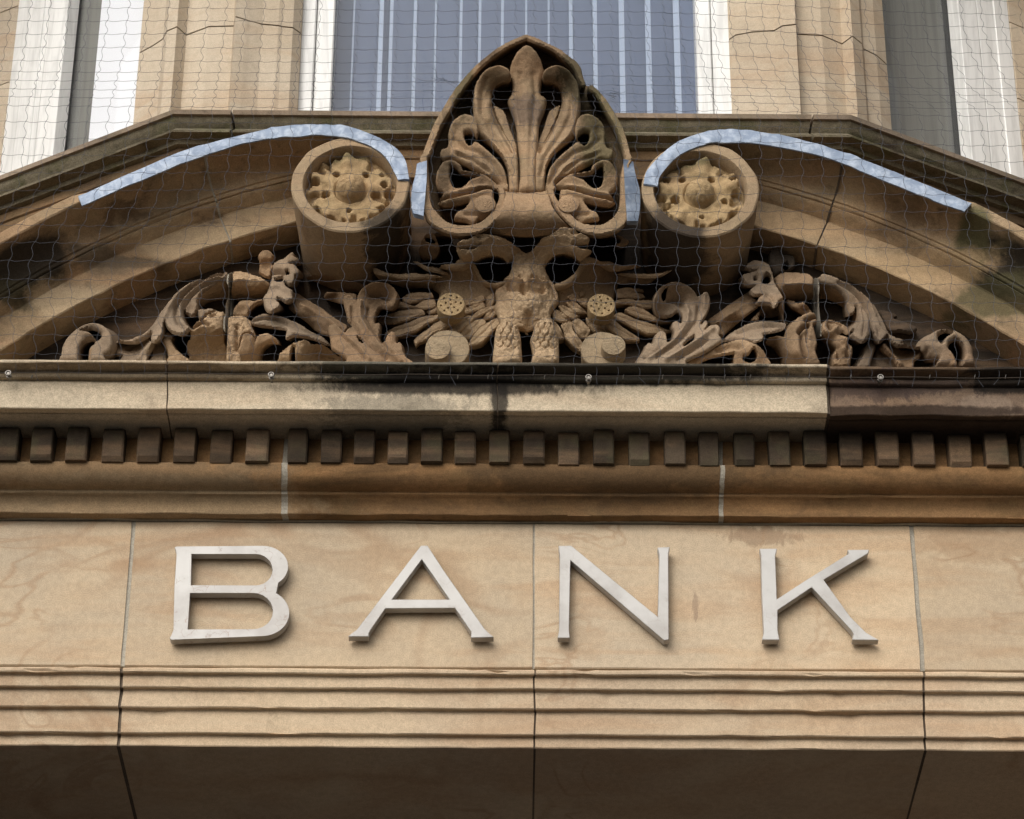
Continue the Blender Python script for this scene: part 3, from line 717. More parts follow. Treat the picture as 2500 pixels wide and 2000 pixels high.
def relief(name, mat, par, poly, ctl, dome=.015, e=9, Yb=.0, ridges=(), holes=(), rn=.0022, fr=26, step=2.8, soft=.42, sharp=40, mirror=None, under=.62):
    """poly, holes, ctl (x, y, Y), ridges (points, height m, half width px) in photo pixels"""
    e *= .72
    if mirror: f = lambda L: [(mirror-p[0],)+tuple(p[1:]) for p in L]; poly, ctl, holes, ridges = f(poly), f(ctl), [f(h) for h in holes], [(f(r[0]),)+tuple(r[1:]) for r in ridges]
    loops = [closed_curve(poly, step, soft)]+[closed_curve(h, step, soft) for h in holes]
    B_ = np.array([p for l in loops for p in l])
    xs_ = np.arange(B_[:, 0].min(), B_[:, 0].max(), step); ys_ = np.arange(B_[:, 1].min(), B_[:, 1].max(), step*.86)
    gx, gy = np.meshgrid(xs_, ys_); gx = gx+((np.arange(len(ys_)) % 2)*step*.5)[:, None]
    gx, gy = gx.ravel(), gy.ravel(); m = inside(gx, gy, loops[0])
    for h in loops[1:]: m &= ~inside(gx, gy, h)
    gx, gy = gx[m], gy[m]
    def dist(ax, ay, S): 
        if not len(ax): return np.zeros(0)
        return np.sqrt(((ax[:, None]-S[None, :, 0])**2+(ay[:, None]-S[None, :, 1])**2).min(1))
    d = dist(gx, gy, B_); k = d > step*.55; gx, gy, d = gx[k], gy[k], d[k]
    X = np.concatenate([B_[:, 0], gx]); Yp = np.concatenate([B_[:, 1], gy]); D = np.concatenate([np.zeros(len(B_)), d])
    C = np.array([c[:3] for c in ctl], float); nc = len(C)                 # thin-plate surface through the depth marks
    def kern(r2): return r2*np.log(r2+1e-9)
    if nc >= 4:
        sc_ = 60.0; A = C[:, :2]/sc_; K = kern(((A[:, None]-A[None])**2).sum(2))+np.eye(nc)*.15
        Q = np.c_[np.ones(nc), A]; big = np.block([[K, Q], [Q.T, np.eye(3)*-1e-6]])
        sol = np.linalg.solve(big, np.r_[C[:, 2], 0, 0, 0]); XY = np.c_[X, Yp]/sc_
        base = kern(((XY[:, None]-A[None])**2).sum(2)) @ sol[:nc]+np.c_[np.ones(len(X)), XY] @ sol[nc:]
        base = np.clip(base, C[:, 2].min()-.012, C[:, 2].max()+.012)
    else:
        w = 1/((X[:, None]-C[None, :, 0])**2+(Yp[:, None]-C[None, :, 1])**2+60.0); base = (w*C[None, :, 2]).sum(1)/w.sum(1)
    u = np.minimum(D/e, 1); h = dome*np.sqrt(np.maximum(0, 1-(1-u)**2))
    for rd in ridges:
        pts, hh, ww = rd[:3]; S = []
        for a, b in zip(pts, pts[1:]):
            L = max(1, int(math.hypot(b[0]-a[0], b[1]-a[1])/2)); S += [(a[0]+(b[0]-a[0])*t/L, a[1]+(b[1]-a[1])*t/L) for t in range(L)]
        S.append(pts[-1][:2]); g_ = np.exp(-(dist(X, Yp, np.array(S))/ww)**2); h += hh*g_*np.minimum(1, .25+D/(e*.6))
    vs = []
    for i in range(len(X)):
        p = P(X[i], Yp[i], base[i]); q = p*fr
        nn = noise.noise(q)+.55*noise.noise(q*2.7)+.35*noise.noise(q*6.1)
        p.y -= h[i]+rn*nn*(1 if D[i] > 0 else .3); vs.append(p)
    nB = len(B_); edges = []; s0 = 0
    for l in loops:
        edges += [(s0+i, s0+(i+1) % len(l)) for i in range(len(l))]; s0 += len(l)
    r = delaunay_2d_cdt([Vector((a, -b)) for a, b in zip(X, Yp)], edges, [], 0, 1e-5)
    V2, F2, orig = r[0], r[2], r[3]
    fx = np.array([sum(V2[j].x for j in f)/3 for f in F2]); fy = np.array([-sum(V2[j].y for j in f)/3 for f in F2])
    ok = inside(fx, fy, loops[0])
    for h_ in loops[1:]: ok &= ~inside(fx, fy, h_)
    idx = [o[0] if o else None for o in orig]
    mb = MB(); mb.v = vs
    for f, k_ in zip(F2, ok):
        if k_:
            g3 = [idx[j] for j in f]
            if None not in g3 and len(set(g3)) == 3: mb.f.append(tuple(g3))
    off = len(mb.v); mb.v += [Vector((vs[i].x, Yb, vs[i].z+under*max(0, Yb-vs[i].y))) for i in range(nB)]     # undercut, as carvers free a leaf from its ground
    for a, b in edges: mb.f.append((a, b, b+off, a+off))
    return mb.build(name, M[mat] if isinstance(mat, str) else mat, par, smooth=True, angle=sharp)

# ------------------------------------------------------------------ palmette
pb = P(1283, 590, -.25)
PA = empty('palmette', pb, 'carved stone palmette in a pointed shell frame standing at the top centre of the pediment', 'palmette')
OUTL = [(910,85),(750,150),(600,250),(470,370),(360,500),(270,640),(200,760),(150,880),(105,1000),(85,1060),(112,1200),(100,1400),(130,1510),(230,1585),(400,1606),(560,1580),(700,1560),
        (915,1560),(1130,1560),(1270,1580),(1450,1606),(1600,1590),(1690,1540),(1705,1400),(1700,1200),(1735,1060),(1722,1010),(1690,900),(1650,790),(1590,680),(1510,570),(1440,500),(1400,482),(1375,475),(1330,330),(1230,240),(1100,160)]
prism(MB(), OUTL, -.172, -.152, Z1, .002).build('back_plate', M['palm'], PA)
prism(MB(), [(910,120),(600,290),(380,520),(200,820),(150,1050),(180,1080),(915,1100),(1650,1080),(1680,1050),(1600,800),(1440,560),(1330,420),(1230,280)], -.1515, .05, Z1).build('backing_block', M['palm'], PA)
def rim(outer, inner):
    relief('rim', 'palm', PA, T(Z1, outer+inner[::-1]), T(Z1, [(910,100,-.306),(150,1000,-.306),(1690,1000,-.306),(150,1400,-.300),(1680,1400,-.300),(400,1600,-.292),(1440,1600,-.292)]), .007, 5, -.165, rn=.002, soft=.7)
rim([(912,85),(750,150),(600,250),(470,370),(360,500),(270,640),(200,760),(150,880),(105,1000),(80,1060),(108,1200),(100,1400),(125,1510),(200,1585),(330,1640),(470,1645),(600,1600),(700,1500),(745,1400),(745,1310),(715,1262),(650,1255)],
    [(908,125),(770,185),(640,275),(520,385),(415,520),(325,660),(255,785),(205,900),(165,1010),(140,1060),(150,1200),(170,1400),(215,1470),(290,1540),(400,1570),(510,1560),(600,1510),(660,1430),(695,1370),(695,1320),(680,1295),(650,1285)])
rim([(914,85),(1100,160),(1230,240),(1325,320),(1350,400),(1375,478)], [(914,125),(1080,190),(1195,270),(1275,345),(1310,420),(1345,490)])
rim([(1395,482),(1440,490),(1520,570),(1600,690),(1660,800),(1700,920),(1725,1020),(1735,1060),(1695,1200),(1705,1400),(1695,1540),(1600,1620),(1450,1645),(1310,1605),(1190,1510),(1110,1400),(1070,1300),(1090,1258),(1130,1262)],
    [(1400,520),(1440,545),(1480,600),(1550,715),(1608,820),(1650,930),(1675,1030),(1675,1060),(1645,1200),(1640,1400),(1600,1490),(1530,1550),(1450,1570),(1340,1550),(1240,1470),(1165,1390),(1130,1320),(1128,1295),(1145,1285)])
relief('leaf', 'palm', PA, T(Z1, [(855,1320),(858,1200),(850,1000),(830,800),(795,690),(765,605),(790,565),(803,480),(780,400),(790,320),(830,240),(880,190),(912,178),(950,190),(1000,240),(1035,320),(1050,400),(1028,480),(1025,560),(1070,602),(1050,690),(1010,800),(1000,1000),(985,1200),(988,1320)]),
    T(Z1, [(912,200,-.338),(830,270,-.322),(1000,270,-.322),(912,400,-.300),(800,400,-.285),(1040,400,-.285),(915,600,-.292),(780,605,-.268),(1055,605,-.268),(915,800,-.285),(915,1300,-.283)]), .02, 16, -.165,
    [(T(Z1, [(915,1310),(913,900),(912,640)]), .004, 6), (T(Z1, [(880,900),(860,700),(850,560),(860,420)]), -.007, 6), (T(Z1, [(950,900),(970,700),(980,560),(965,420)]), -.007, 6)])
for mi in (None, 2*(1000+914*Z1[2])):
    q = dict(mirror=mi)
    relief('leaf', 'palm', PA, T(Z1, [(780,1320),(772,1220),(760,1120),(715,1030),(640,960),(560,900),(525,850),(505,760),(492,640),(500,560),(512,480),(560,400),(620,350),(700,333),(765,360),(792,402),(780,442),(720,452),(672,482),(645,540),(642,620),(672,720),(722,820),(785,925),(832,970),(848,1080),(850,1200),(850,1320)]),
        T(Z1, [(640,372,-.334),(750,385,-.336),(775,435,-.325),(540,450,-.315),(560,560,-.292),(630,560,-.268),(600,750,-.290),(520,800,-.272),(740,950,-.288),(800,1250,-.281),(700,800,-.262)]), .017, 11, -.165,
        [(T(Z1, [(650,660),(690,780),(770,920),(810,1000)]), -.020, 7), (T(Z1, [(805,1200),(765,1040),(640,870),(570,720),(562,560),(600,450)]), -.009, 6), (T(Z1, [(770,1150),(690,1010),(580,880),(530,760),(520,600)]), .005, 4)], **q)
    relief('leaf', 'palm', PA, T(Z1, [(775,1320),(765,1240),(740,1140),(680,1060),(600,990),(540,940),(500,925),(530,880),(538,830),(528,770),(500,730),(430,713),(370,740),(320,790),(300,860),(302,930),(288,975),(243,992),(240,1040),(272,1078),(330,1065),(400,1090),(480,1130),(560,1170),(640,1210),(690,1260),(700,1320)]),
        T(Z1, [(430,735,-.325),(515,780,-.322),(320,830,-.300),(330,950,-.283),(250,1010,-.29),(480,1020,-.292),(420,1080,-.272),(620,1090,-.288),(740,1250,-.276)]), .016, 10, -.165,
        [(T(Z1, [(740,1260),(660,1120),(540,1020),(430,985),(350,920)]), -.009, 6), (T(Z1, [(700,1240),(600,1130),(470,1060),(350,1010)]), .006, 4), (T(Z1, [(620,1170),(500,1080),(380,1040)]), -.009, 5), (T(Z1, [(370,840),(360,900)]), -.006, 8)],
        [T(Z1, [(428,862),(470,850),(505,868),(520,895),(490,945),(460,958),(432,915)])], **q)
    relief('leaf', 'palm', PA, T(Z1, [(700,1275),(600,1192),(500,1165),(420,1150),(402,1108),(330,1068),(260,1085),(215,1150),(203,1230),(222,1300),(262,1335),(235,1372),(300,1380),(440,1345),(540,1310),(640,1300)]),
        T(Z1, [(310,1085,-.322),(395,1115,-.318),(225,1190,-.298),(250,1290,-.282),(400,1320,-.286),(560,1260,-.284),(680,1275,-.274)]), .014, 9, -.165, [(T(Z1, [(600,1290),(480,1300),(360,1340),(280,1355)]), .007, 5)],
        [T(Z1, [(322,1112),(368,1130),(400,1165),(470,1185),(545,1196),(470,1222),(432,1262),(390,1288),(342,1278),(316,1205)])], **q)
    relief('leaf', 'palm', PA, T(Z1, [(225,1395),(330,1378),(450,1345),(560,1310),(650,1305),(655,1400),(610,1490),(540,1530),(500,1575),(440,1548),(350,1530),(365,1482),(425,1450),(462,1395),(370,1412),(270,1425)]),
        T(Z1, [(300,1390,-.282),(560,1350,-.286),(450,1520,-.27),(620,1420,-.28)]), .014, 9, -.165, [(T(Z1, [(600,1330),(450,1370),(300,1400)]), .006, 5), (T(Z1, [(540,1500),(440,1500)]), -.008, 5)], **q)
    relief('leaf', 'palm', PA, T(Z1, [(648,640),(700,655),(742,690),(790,830),(838,960),(846,1060),(842,1160),(806,1000),(725,840),(672,720)]), T(Z1, [(690,680,-.262),(760,830,-.262),(835,1000,-.262)]), .008, 6, -.165, **q)
    x = 1828-588 if mi else 588
    disc(MB(), x, 1398, 84, -.306, -.165, Z1, taper=.98, bulge=.006).build('volute_eye', M['palm'], PA, smooth=True, angle=40)
relief('bolster', 'palm', PA, T(Z1, [(700,1292),(780,1308),(915,1314),(1030,1306),(1110,1285),(1090,1330),(1115,1420),(1180,1515),(1250,1575),(1330,1610),(1150,1640),(915,1650),(680,1640),(500,1612),(600,1580),(690,1490),(730,1400),(738,1310)]),
    T(Z1, [(x_, y_, Y_) for x_ in (620, 760, 915, 1070, 1210) for y_, Y_ in ((1300, -.284), (1380, -.302), (1470, -.304), (1560, -.282), (1640, -.240))]), .004, 5, -.165, rn=.002)

# ------------------------------------------------------------------ double-headed eagle
EA = empty('eagle_carving', P(1283, 880, -.05), 'weathered carved stone double-headed eagle with spread wings in the centre of the tympanum', 'carving')
body = T(ZE1, [(2005,332),(1960,300),(1880,240),(1780,170),(1660,120),(1560,92),(1470,85),(1365,78),(1325,125),(1290,155),(1190,172),(1130,212),(1123,262),(1145,322),(1195,385),(1290,395),(1380,382),(1450,350),(1540,330),(1640,338),(1720,372),(1772,425),(1838,400),(1825,500),(1780,610),(1705,692),(1740,742),(1640,772),(1610,850),(1625,950),(1600,1010),(1640,1110),(1665,1190),(1690,1290),(1800,1330),(1930,1300),(2040,1330)])
body += T(ZE2, [(110,1330),(200,1290),(320,1320),(450,1280),(470,1200),(440,1130),(460,1060),(545,940),(515,780),(492,722),(440,660),(392,582),(368,490),(440,380),(520,322),(620,300),(740,330),(820,400),(900,345),(968,282),(938,262),(905,240),(938,140),(930,108),(860,92),(800,66),(740,18),(640,4),(560,18),(430,98),(320,150),(260,230),(200,300),(125,338)])
bc = T(ZE1, [(1200,220,-.262),(1350,150,-.262),(1560,150,-.245),(1720,220,-.21),(1900,320,-.16),(2005,420,-.135),(1980,600,-.140),(1720,730,-.105),(1640,850,-.10),(1640,1050,-.10),(1850,800,-.135),(2040,1000,-.150),(1690,1280,-.11),(2040,1320,-.10),(1300,380,-.225),(1600,335,-.20)])
bc += T(ZE2, [(850,150,-.262),(650,80,-.258),(480,160,-.225),(300,280,-.175),(420,640,-.105),(500,850,-.10),(300,800,-.14),(470,1100,-.10),(430,1270,-.11),(700,320,-.215),(930,300,-.235)])
br = [(T(ZE1, [(1130,255),(1280,262),(1430,240)]), -.030, 2.6), (T(ZE1, [(1350,115),(1390,125)]), -.012, 4), (T(ZE1, [(1440,250),(1560,170),(1720,240),(1850,340)]), .008, 6),
      (T(ZE2, [(730,225),(840,262),(945,262)]), -.030, 3.5), (T(ZE2, [(720,85),(780,80)]), -.014, 5), (T(ZE2, [(250,320),(360,220),(480,170),(640,170)]), .008, 7),
      (T(ZE1, [(1755,745),(1850,705),(1960,735)]), .020, 4), (T(ZE2, [(150,722),(270,725),(400,762)]), .022, 5), (T(ZE2, [(180,690),(270,660),(380,720)]), -.016, 5), (T(ZE1, [(1800,800),(1960,790)]), -.022, 6), (T(ZE2, [(100,800),(330,830)]), -.018, 7),
      (T(ZE1, [(1950,600),(2040,600)]), .010, 12), (T(ZE1, [(1920,650),(1930,665)]), -.012, 2.5), (T(ZE2, [(215,640),(205,650)]), -.012, 2.5), (T(ZE1, [(1980,850),(2040,880)]), -.016, 6),
      (T(ZE1, [(1900,330),(1830,420)]), -.006, 3), (T(ZE2, [(250,390),(330,270)]), -.006, 3), (T(ZE1, [(1870,300),(1960,360)]), -.005, 2.5), (T(ZE2, [(420,680),(500,900)]), -.006, 4), (T(ZE1, [(2040,1150),(2040,1330)]), -.015, 10)]
relief('body', 'eagle', EA, body, bc, .018, 10, .0, br, [T(ZE1, [(1150,252),(1270,240),(1410,238),(1380,264),(1280,282),(1170,280)]), T(ZE2, [(740,214),(830,200),(912,190),(902,238),(925,256),(850,262),(780,244)])], rn=.006, fr=48, step=2.2)
def scales(cx_, w, rows, Z):
    out = []
    for r, y in enumerate(rows):
        n = 4 if r % 2 == 0 else 3
        for i in range(n):
            x0 = cx_-w+2*w*i/n; x1 = cx_-w+2*w*(i+1)/n
            out.append((T(Z, [(x0, y-40), (x0+6, y), ((x0+x1)/2, y+34), (x1-6, y), (x1, y-40)]), -.006, 1.6))
    return out
relief('leg', 'eagle', EA, T(ZE1, [(1620,1310),(1680,1235),(1760,1198),(1850,1240),(1915,1300),(1942,1400),(1948,1500),(1940,1760),(1600,1760),(1600,1480)]), T(ZE1, [(1770,1230,-.165),(1770,1400,-.178),(1620,1450,-.150),(1940,1450,-.150),(1770,1700,-.165)]), .03, 17, -.02, scales(1770, 150, (1310, 1390, 1470, 1550), ZE1), rn=.006, fr=40, step=2.4)
relief('leg', 'eagle', EA, T(ZE2, [(180,1430),(210,1340),(250,1240),(320,1182),(400,1170),(470,1210),(500,1290),(540,1390),(546,1500),(525,1760),(200,1760),(210,1600)]), T(ZE2, [(370,1210,-.168),(370,1400,-.182),(210,1450,-.150),(535,1450,-.150),(370,1700,-.168)]), .03, 17, -.02, scales(365, 160, (1320, 1400, 1480, 1560), ZE2), rn=.006, fr=40, step=2.4)
def wing(Z, crest, cc, web, wc, plumes, feathers, fc):
    w = relief('wing', 'eagle', EA, T(Z, web), T(Z, wc), .012, 12, .0, rn=.003)
    relief('wing_crest', 'eagle', w, T(Z, crest), T(Z, cc), .014, 7, -.03, rn=.0025, step=2.4)
    for p, c in plumes: relief('feather', 'eagle', w, T(Z, p), T(Z, c), .005, 3, -.005, rn=.0025, sharp=35)
    for p in feathers:
        c0 = (sum(a for a, b in p)/len(p), sum(b for a, b in p)/len(p)); fa_ = max(p, key=lambda a: math.hypot(a[0]-fc[0], a[1]-fc[1])); ne_ = min(p, key=lambda a: math.hypot(a[0]-fc[0], a[1]-fc[1]))
        L_ = math.hypot(fa_[0]-ne_[0], fa_[1]-ne_[1]); nx_, ny_ = -(fa_[1]-ne_[1])/L_, (fa_[0]-ne_[0])/L_
        p = [(a+nx_*.28*((a-c0[0])*nx_+(b-c0[1])*ny_), b+ny_*.28*((a-c0[0])*nx_+(b-c0[1])*ny_)) for a, b in p]      # feathers overlap
        cx_ = sum(a for a, b in p)/len(p); cy = sum(b for a, b in p)/len(p)
        far = max(p, key=lambda a: math.hypot(a[0]-fc[0], a[1]-fc[1])); near = min(p, key=lambda a: math.hypot(a[0]-fc[0], a[1]-fc[1]))
        dn = math.hypot(near[0]-fc[0], near[1]-fc[1]); y0 = -.105+.04*min(1, dn/900)
        relief('feather', 'eagle', w, T(Z, p), T(Z, [(far[0], far[1], y0+.030), (near[0], near[1], y0), (cx_, cy, y0+.012)]), .005, 2.6, -.005, [(T(Z, [near, (cx_, cy), far]), -.004, 1.8)], rn=.0025, fr=38, step=2.4, soft=.35, sharp=30, under=.45)
wing(ZE1, [(900,490),(1000,465),(1100,450),(1130,415),(1220,403),(1300,408),(1350,450),(1390,510),(1420,580),(1470,660),(1540,698),(1620,703),(1740,678),(1762,722),(1650,772),(1560,745),(1490,735),(1440,695),(1385,600),(1335,505),(1295,488),(1200,525),(1080,522),(980,512)],
    [(900,500,-.115),(1200,440,-.145),(1330,460,-.145),(1440,640,-.125),(1560,720,-.12),(1720,700,-.12)],
    [(890,500),(1080,515),(1200,515),(1300,475),(1345,500),(1395,600),(1445,690),(1500,730),(1650,765),(1630,900),(1620,1050),(1450,1100),(1250,1100),(1000,1100),(880,1000),(900,830),(820,760),(865,620),(1000,575)],
    [(1200,520,-.105),(1350,560,-.105),(1550,750,-.085),(1250,750,-.055),(950,700,-.045),(1500,1050,-.05),(1000,1050,-.03)],
    [([(568,408),(650,428),(760,478),(880,500),(1030,575),(960,578),(850,558),(740,532),(640,465)], [(570,410,-.105),(1000,570,-.09)]),
     ([(60,500),(120,510),(250,560),(400,572),(550,565),(700,572),(850,590),(940,606),(850,622),(700,634),(560,642),(400,632),(250,604),(150,592),(70,560)], [(60,520,-.115),(500,600,-.105),(900,610,-.09)]),
     ([(70,562),(150,594),(250,606),(400,634),(560,644),(700,636),(850,624),(825,760),(700,745),(500,755),(300,695),(150,655)], [(100,580,-.09),(500,650,-.085),(500,745,-.03),(800,750,-.03)])],
    [[(430,872),(520,832),(650,820),(800,832),(832,870),(740,882),(620,922),(520,932),(440,912)], [(330,1000),(370,930),(500,960),(590,978),(700,920),(840,910),(862,980),(720,1012),(560,1002),(430,1012)], [(90,1162),(200,1112),(350,1070),(560,1040),(690,1040),(722,1082),(640,1112),(500,1152),(350,1192),(150,1202)],
     [(205,1342),(330,1270),(500,1210),(680,1140),(880,1100),(882,1152),(740,1212),(600,1292),(480,1332),(330,1372)], [(578,1432),(650,1360),(760,1290),(860,1210),(1000,1168),(1062,1200),(960,1272),(820,1332),(740,1402),(640,1442),(600,1482)], [(1005,1292),(1100,1220),(1230,1130),(1310,1108),(1342,1160),(1250,1232),(1130,1322),(1060,1312)],
     [(1178,1352),(1280,1240),(1380,1170),(1450,1148),(1492,1190),(1400,1272),(1290,1382),(1210,1392)], [(1268,1492),(1320,1400),(1430,1270),(1560,1180),(1660,1128),(1682,1190),(1560,1312),(1430,1442),(1300,1492)], [(1318,1122),(1370,1070),(1490,1008),(1600,978),(1622,1010),(1520,1052),(1430,1102),(1340,1142)],
     [(1458,1142),(1530,1060),(1640,1008),(1652,1060),(1560,1132),(1470,1162)], [(1228,1042),(1330,980),(1470,938),(1482,1000),(1380,1032),(1250,1072)], [(1478,982),(1520,880),(1600,828),(1612,900),(1560,982)], [(708,1042),(760,1000),(870,1000),(880,1050),(780,1072)], [(1240,960),(1340,900),(1460,850),(1480,900),(1380,950)]], (1700, 850))
wing(ZE2, [(488,722),(560,700),(640,660),(720,600),(770,540),(800,470),(830,410),(890,373),(960,373),(1040,400),(1080,433),(1200,435),(1260,460),(1400,480),(1500,475),(1592,475),(1500,502),(1370,527),(1260,537),(1180,527),(1080,465),(1000,445),(920,455),(855,525),(805,625),(725,705),(625,765),(520,782)],
    [(520,740,-.12),(720,640,-.125),(820,480,-.14),(930,400,-.148),(1100,450,-.135),(1580,480,-.105)],
    [(520,775),(625,755),(725,695),(800,615),(850,515),(920,450),(1080,465),(1250,525),(1310,600),(1290,760),(1250,900),(1260,1000),(1100,1100),(900,1100),(700,1080),(540,1050),(540,900)],
    [(900,480,-.105),(700,740,-.09),(1000,700,-.055),(1250,650,-.045),(600,1000,-.055),(1100,1050,-.03)],
    [([(1280,570),(1400,560),(1550,570),(1700,570),(1850,558),(1992,520),(1900,582),(1780,622),(1600,624),(1420,604)], [(1300,580,-.09),(1700,600,-.105),(1980,530,-.115)]), ([(1280,585),(1420,606),(1600,626),(1780,624),(1700,690),(1500,705),(1300,690)], [(1500,620,-.085),(1500,700,-.03)])],
    [[(1288,772),(1400,756),(1600,770),(1630,795),(1440,800),(1290,802)], [(1290,820),(1440,808),(1600,828),(1642,860),(1560,882),(1420,872),(1290,862)], [(1268,910),(1400,898),(1540,920),(1740,928),(1782,990),(1640,1012),(1560,982),(1400,952),(1268,952)], [(1388,1022),(1500,1000),(1640,1048),(1760,1110),(1880,1150),(2002,1190),(1850,1192),(1700,1152),(1540,1112),(1430,1062)],
     [(1248,1102),(1330,1080),(1500,1150),(1700,1210),(1900,1280),(1982,1310),(1850,1327),(1690,1322),(1500,1252),(1350,1182),(1260,1132)], [(1128,1192),(1230,1168),(1350,1258),(1480,1340),(1572,1400),(1562,1427),(1420,1412),(1300,1352),(1190,1272)], [(888,1132),(980,1160),(1060,1230),(1152,1320),(1100,1342),(1000,1302),(930,1232)], [(708,1182),(780,1150),(850,1200),(942,1310),(900,1392),(830,1372),(760,1282)],
     [(578,1212),(690,1198),(722,1300),(800,1400),(852,1490),(820,1552),(740,1502),(650,1392),(610,1282)], [(438,1132),(540,1240),(600,1350),(612,1402),(540,1402),(500,1282)], [(458,1062),(510,1028),(600,1090),(692,1160),(700,1202),(600,1192),(500,1142)], [(538,982),(640,1000),(760,1070),(812,1110),(740,1142),(620,1092)], [(638,932),(760,950),(860,1028),(902,1072),(800,1072),(700,1012)], [(648,862),(720,830),(792,880),(770,922),(700,902)], [(798,792),(880,800),(892,840),(830,852)], [(780,900),(900,900),(960,960),(900,990),(820,950)]], (400, 850))

# ------------------------------------------------------------------ acanthus scrolls
SL = empty('acanthus_scroll', P(600, 880, -.05), 'carved stone acanthus scroll with curled leaves in the tympanum left of the eagle', 'carving', 'acanthus scrolls beside the eagle')
SR = empty('acanthus_scroll', P(2060, 885, -.05), 'carved stone acanthus scroll with curled leaves in the tympanum right of the eagle', 'carving', 'acanthus scrolls beside the eagle')
G = 'carve_grey'
def rl(par, name, mat, Z, poly, ctl, dome=.016, e=10, ridges=(), holes=(), **k):
    pz = poly if Z is None else T(Z, poly); cz_ = ctl if Z is None else T(Z, ctl)
    relief(name, mat, par, pz, cz_, dome, e, .0, [(r[0] if Z is None else T(Z, r[0]), r[1], r[2]) for r in ridges], [h if Z is None else T(Z, h) for h in holes], **k)
# left
rl(SL, 'curl', G, ZL1, [(60,1500),(60,1400),(65,1330),(90,1240),(150,1150),(250,1050),(340,985),(440,940),(540,928),(640,945),(720,990),(780,1050),(815,1130),(827,1220),(802,1310),(760,1370),(700,1410),(690,1500)],
   [(740,1180,-.135),(640,1300,-.12),(500,960,-.10),(250,1110,-.10),(150,1350,-.10),(420,1120,-.115)], .024, 13, [([(350,1110),(470,1130),(540,1180)], .008, 5)],
   [[(350,1048),(430,1010),(520,1000),(600,1030),(645,1080),(650,1125),(620,1172),(578,1196),(552,1160),(530,1115),(480,1080),(420,1056)], [(335,1480),(328,1400),(332,1300),(380,1222),(440,1182),(520,1168),(552,1195),(545,1235),(500,1270),(462,1330),(470,1400),(478,1480)]])
rl(SL, 'bud', 'carve', ZL1, [(470,1500),(463,1330),(500,1272),(572,1240),(612,1290),(632,1350),(690,1400),(700,1500)], [(540,1330,-.125),(600,1450,-.11)], .018, 10)
mleaf = T(ZL1, [(858,1160),(1000,1158),(1120,1143),(1220,1112),(1310,1048),(1390,958),(1450,858),(1510,760),(1580,668),(1660,570),(1740,480),(1830,400),(1930,338),(2040,285)])+T(ZL2, [(480,488),(600,430),(720,404),(812,414),(815,460),(790,500),(700,530),(620,580),(540,640),(460,690),(402,760),(372,840),(376,920),(350,980),(322,1030),(275,1042),(230,1015),(202,1000),(190,958),(174,960),(170,1040),(185,1110),(220,1180),(272,1212),(230,1250),(180,1292),(120,1312),(60,1302)])
mleaf += T(ZL1, [(1790,1082),(1735,1068),(1680,1050),(1625,1000),(1592,950),(1576,898),(1560,930),(1552,1000),(1532,1080),(1480,1150),(1410,1192),(1374,1172),(1370,1130),(1382,1068),(1330,1112),(1240,1162),(1150,1202),(1000,1202),(870,1182)])
rl(SL, 'leaf', G, None, mleaf, T(ZL2, [(750,440,-.105),(560,480,-.115),(300,560,-.12),(500,640,-.10),(330,900,-.10),(270,1010,-.09),(220,1230,-.165),(100,1300,-.16)])+T(ZL1, [(1750,600,-.125),(1560,800,-.125),(1700,1020,-.155),(1440,1160,-.15),(1300,1110,-.11),(900,1170,-.09)]), .014, 7,
   [(T(ZL2, [(740,440),(480,525),(300,640),(150,780),(60,930),(50,1040),(90,1150),(180,1220)]), -.016, 4.5), (T(ZL2, [(620,560),(440,640),(280,780),(190,930)]), -.010, 3), (T(ZL2, [(680,500),(420,590),(240,740),(130,900),(130,1060)]), .008, 4), (T(ZL1, [(1950,380),(1760,540),(1640,720),(1580,850)]), .009, 5), (T(ZL1, [(1560,780),(1470,930),(1330,1080),(1150,1160)]), .006, 4)])
rl(SL, 'stalk', 'broken', ZL2, [(812,416),(822,600),(800,770),(700,792),(560,806),(440,866),(380,934),(372,840),(402,760),(460,690),(540,640),(620,580),(700,530),(790,490)], [(780,500,-.098),(560,640,-.098),(420,780,-.09),(780,760,-.03),(560,800,-.03),(400,900,-.03)], .006, 5, rn=.006)
rl(SL, 'leaf', G, ZL1, [(850,1192),(1000,1228),(1140,1214),(1250,1180),(1350,1122),(1382,1192),(1422,1202),(1390,1282),(1330,1382),(1290,1500),(900,1500),(950,1400),(870,1372),(840,1300)], [(1100,1220,-.045),(1380,1180,-.10),(1100,1450,-.07),(860,1300,-.06)], .012, 9, [([(1410,1210),(1300,1330),(1190,1480)], .012, 6), ([(1200,1230),(1050,1300)], -.006, 6)])
rl(SL, 'leaf', G, ZL1, [(1400,1230),(1500,1180),(1552,1230),(1602,1300),(1612,1400),(1602,1500),(1330,1500),(1380,1380)], [(1500,1250,-.06),(1500,1450,-.075)], .012, 9)
rl(SL, 'leaf', 'carve', ZL1, [(1556,1030),(1620,1040),(1702,1090),(1680,1160),(1702,1220),(1762,1310),(1850,1382),(1932,1440),(1942,1500),(1600,1500),(1622,1400),(1590,1280),(1540,1180),(1545,1100)], [(1620,1060,-.08),(1650,1250,-.11),(1800,1450,-.11)], .012, 8, rn=.005)
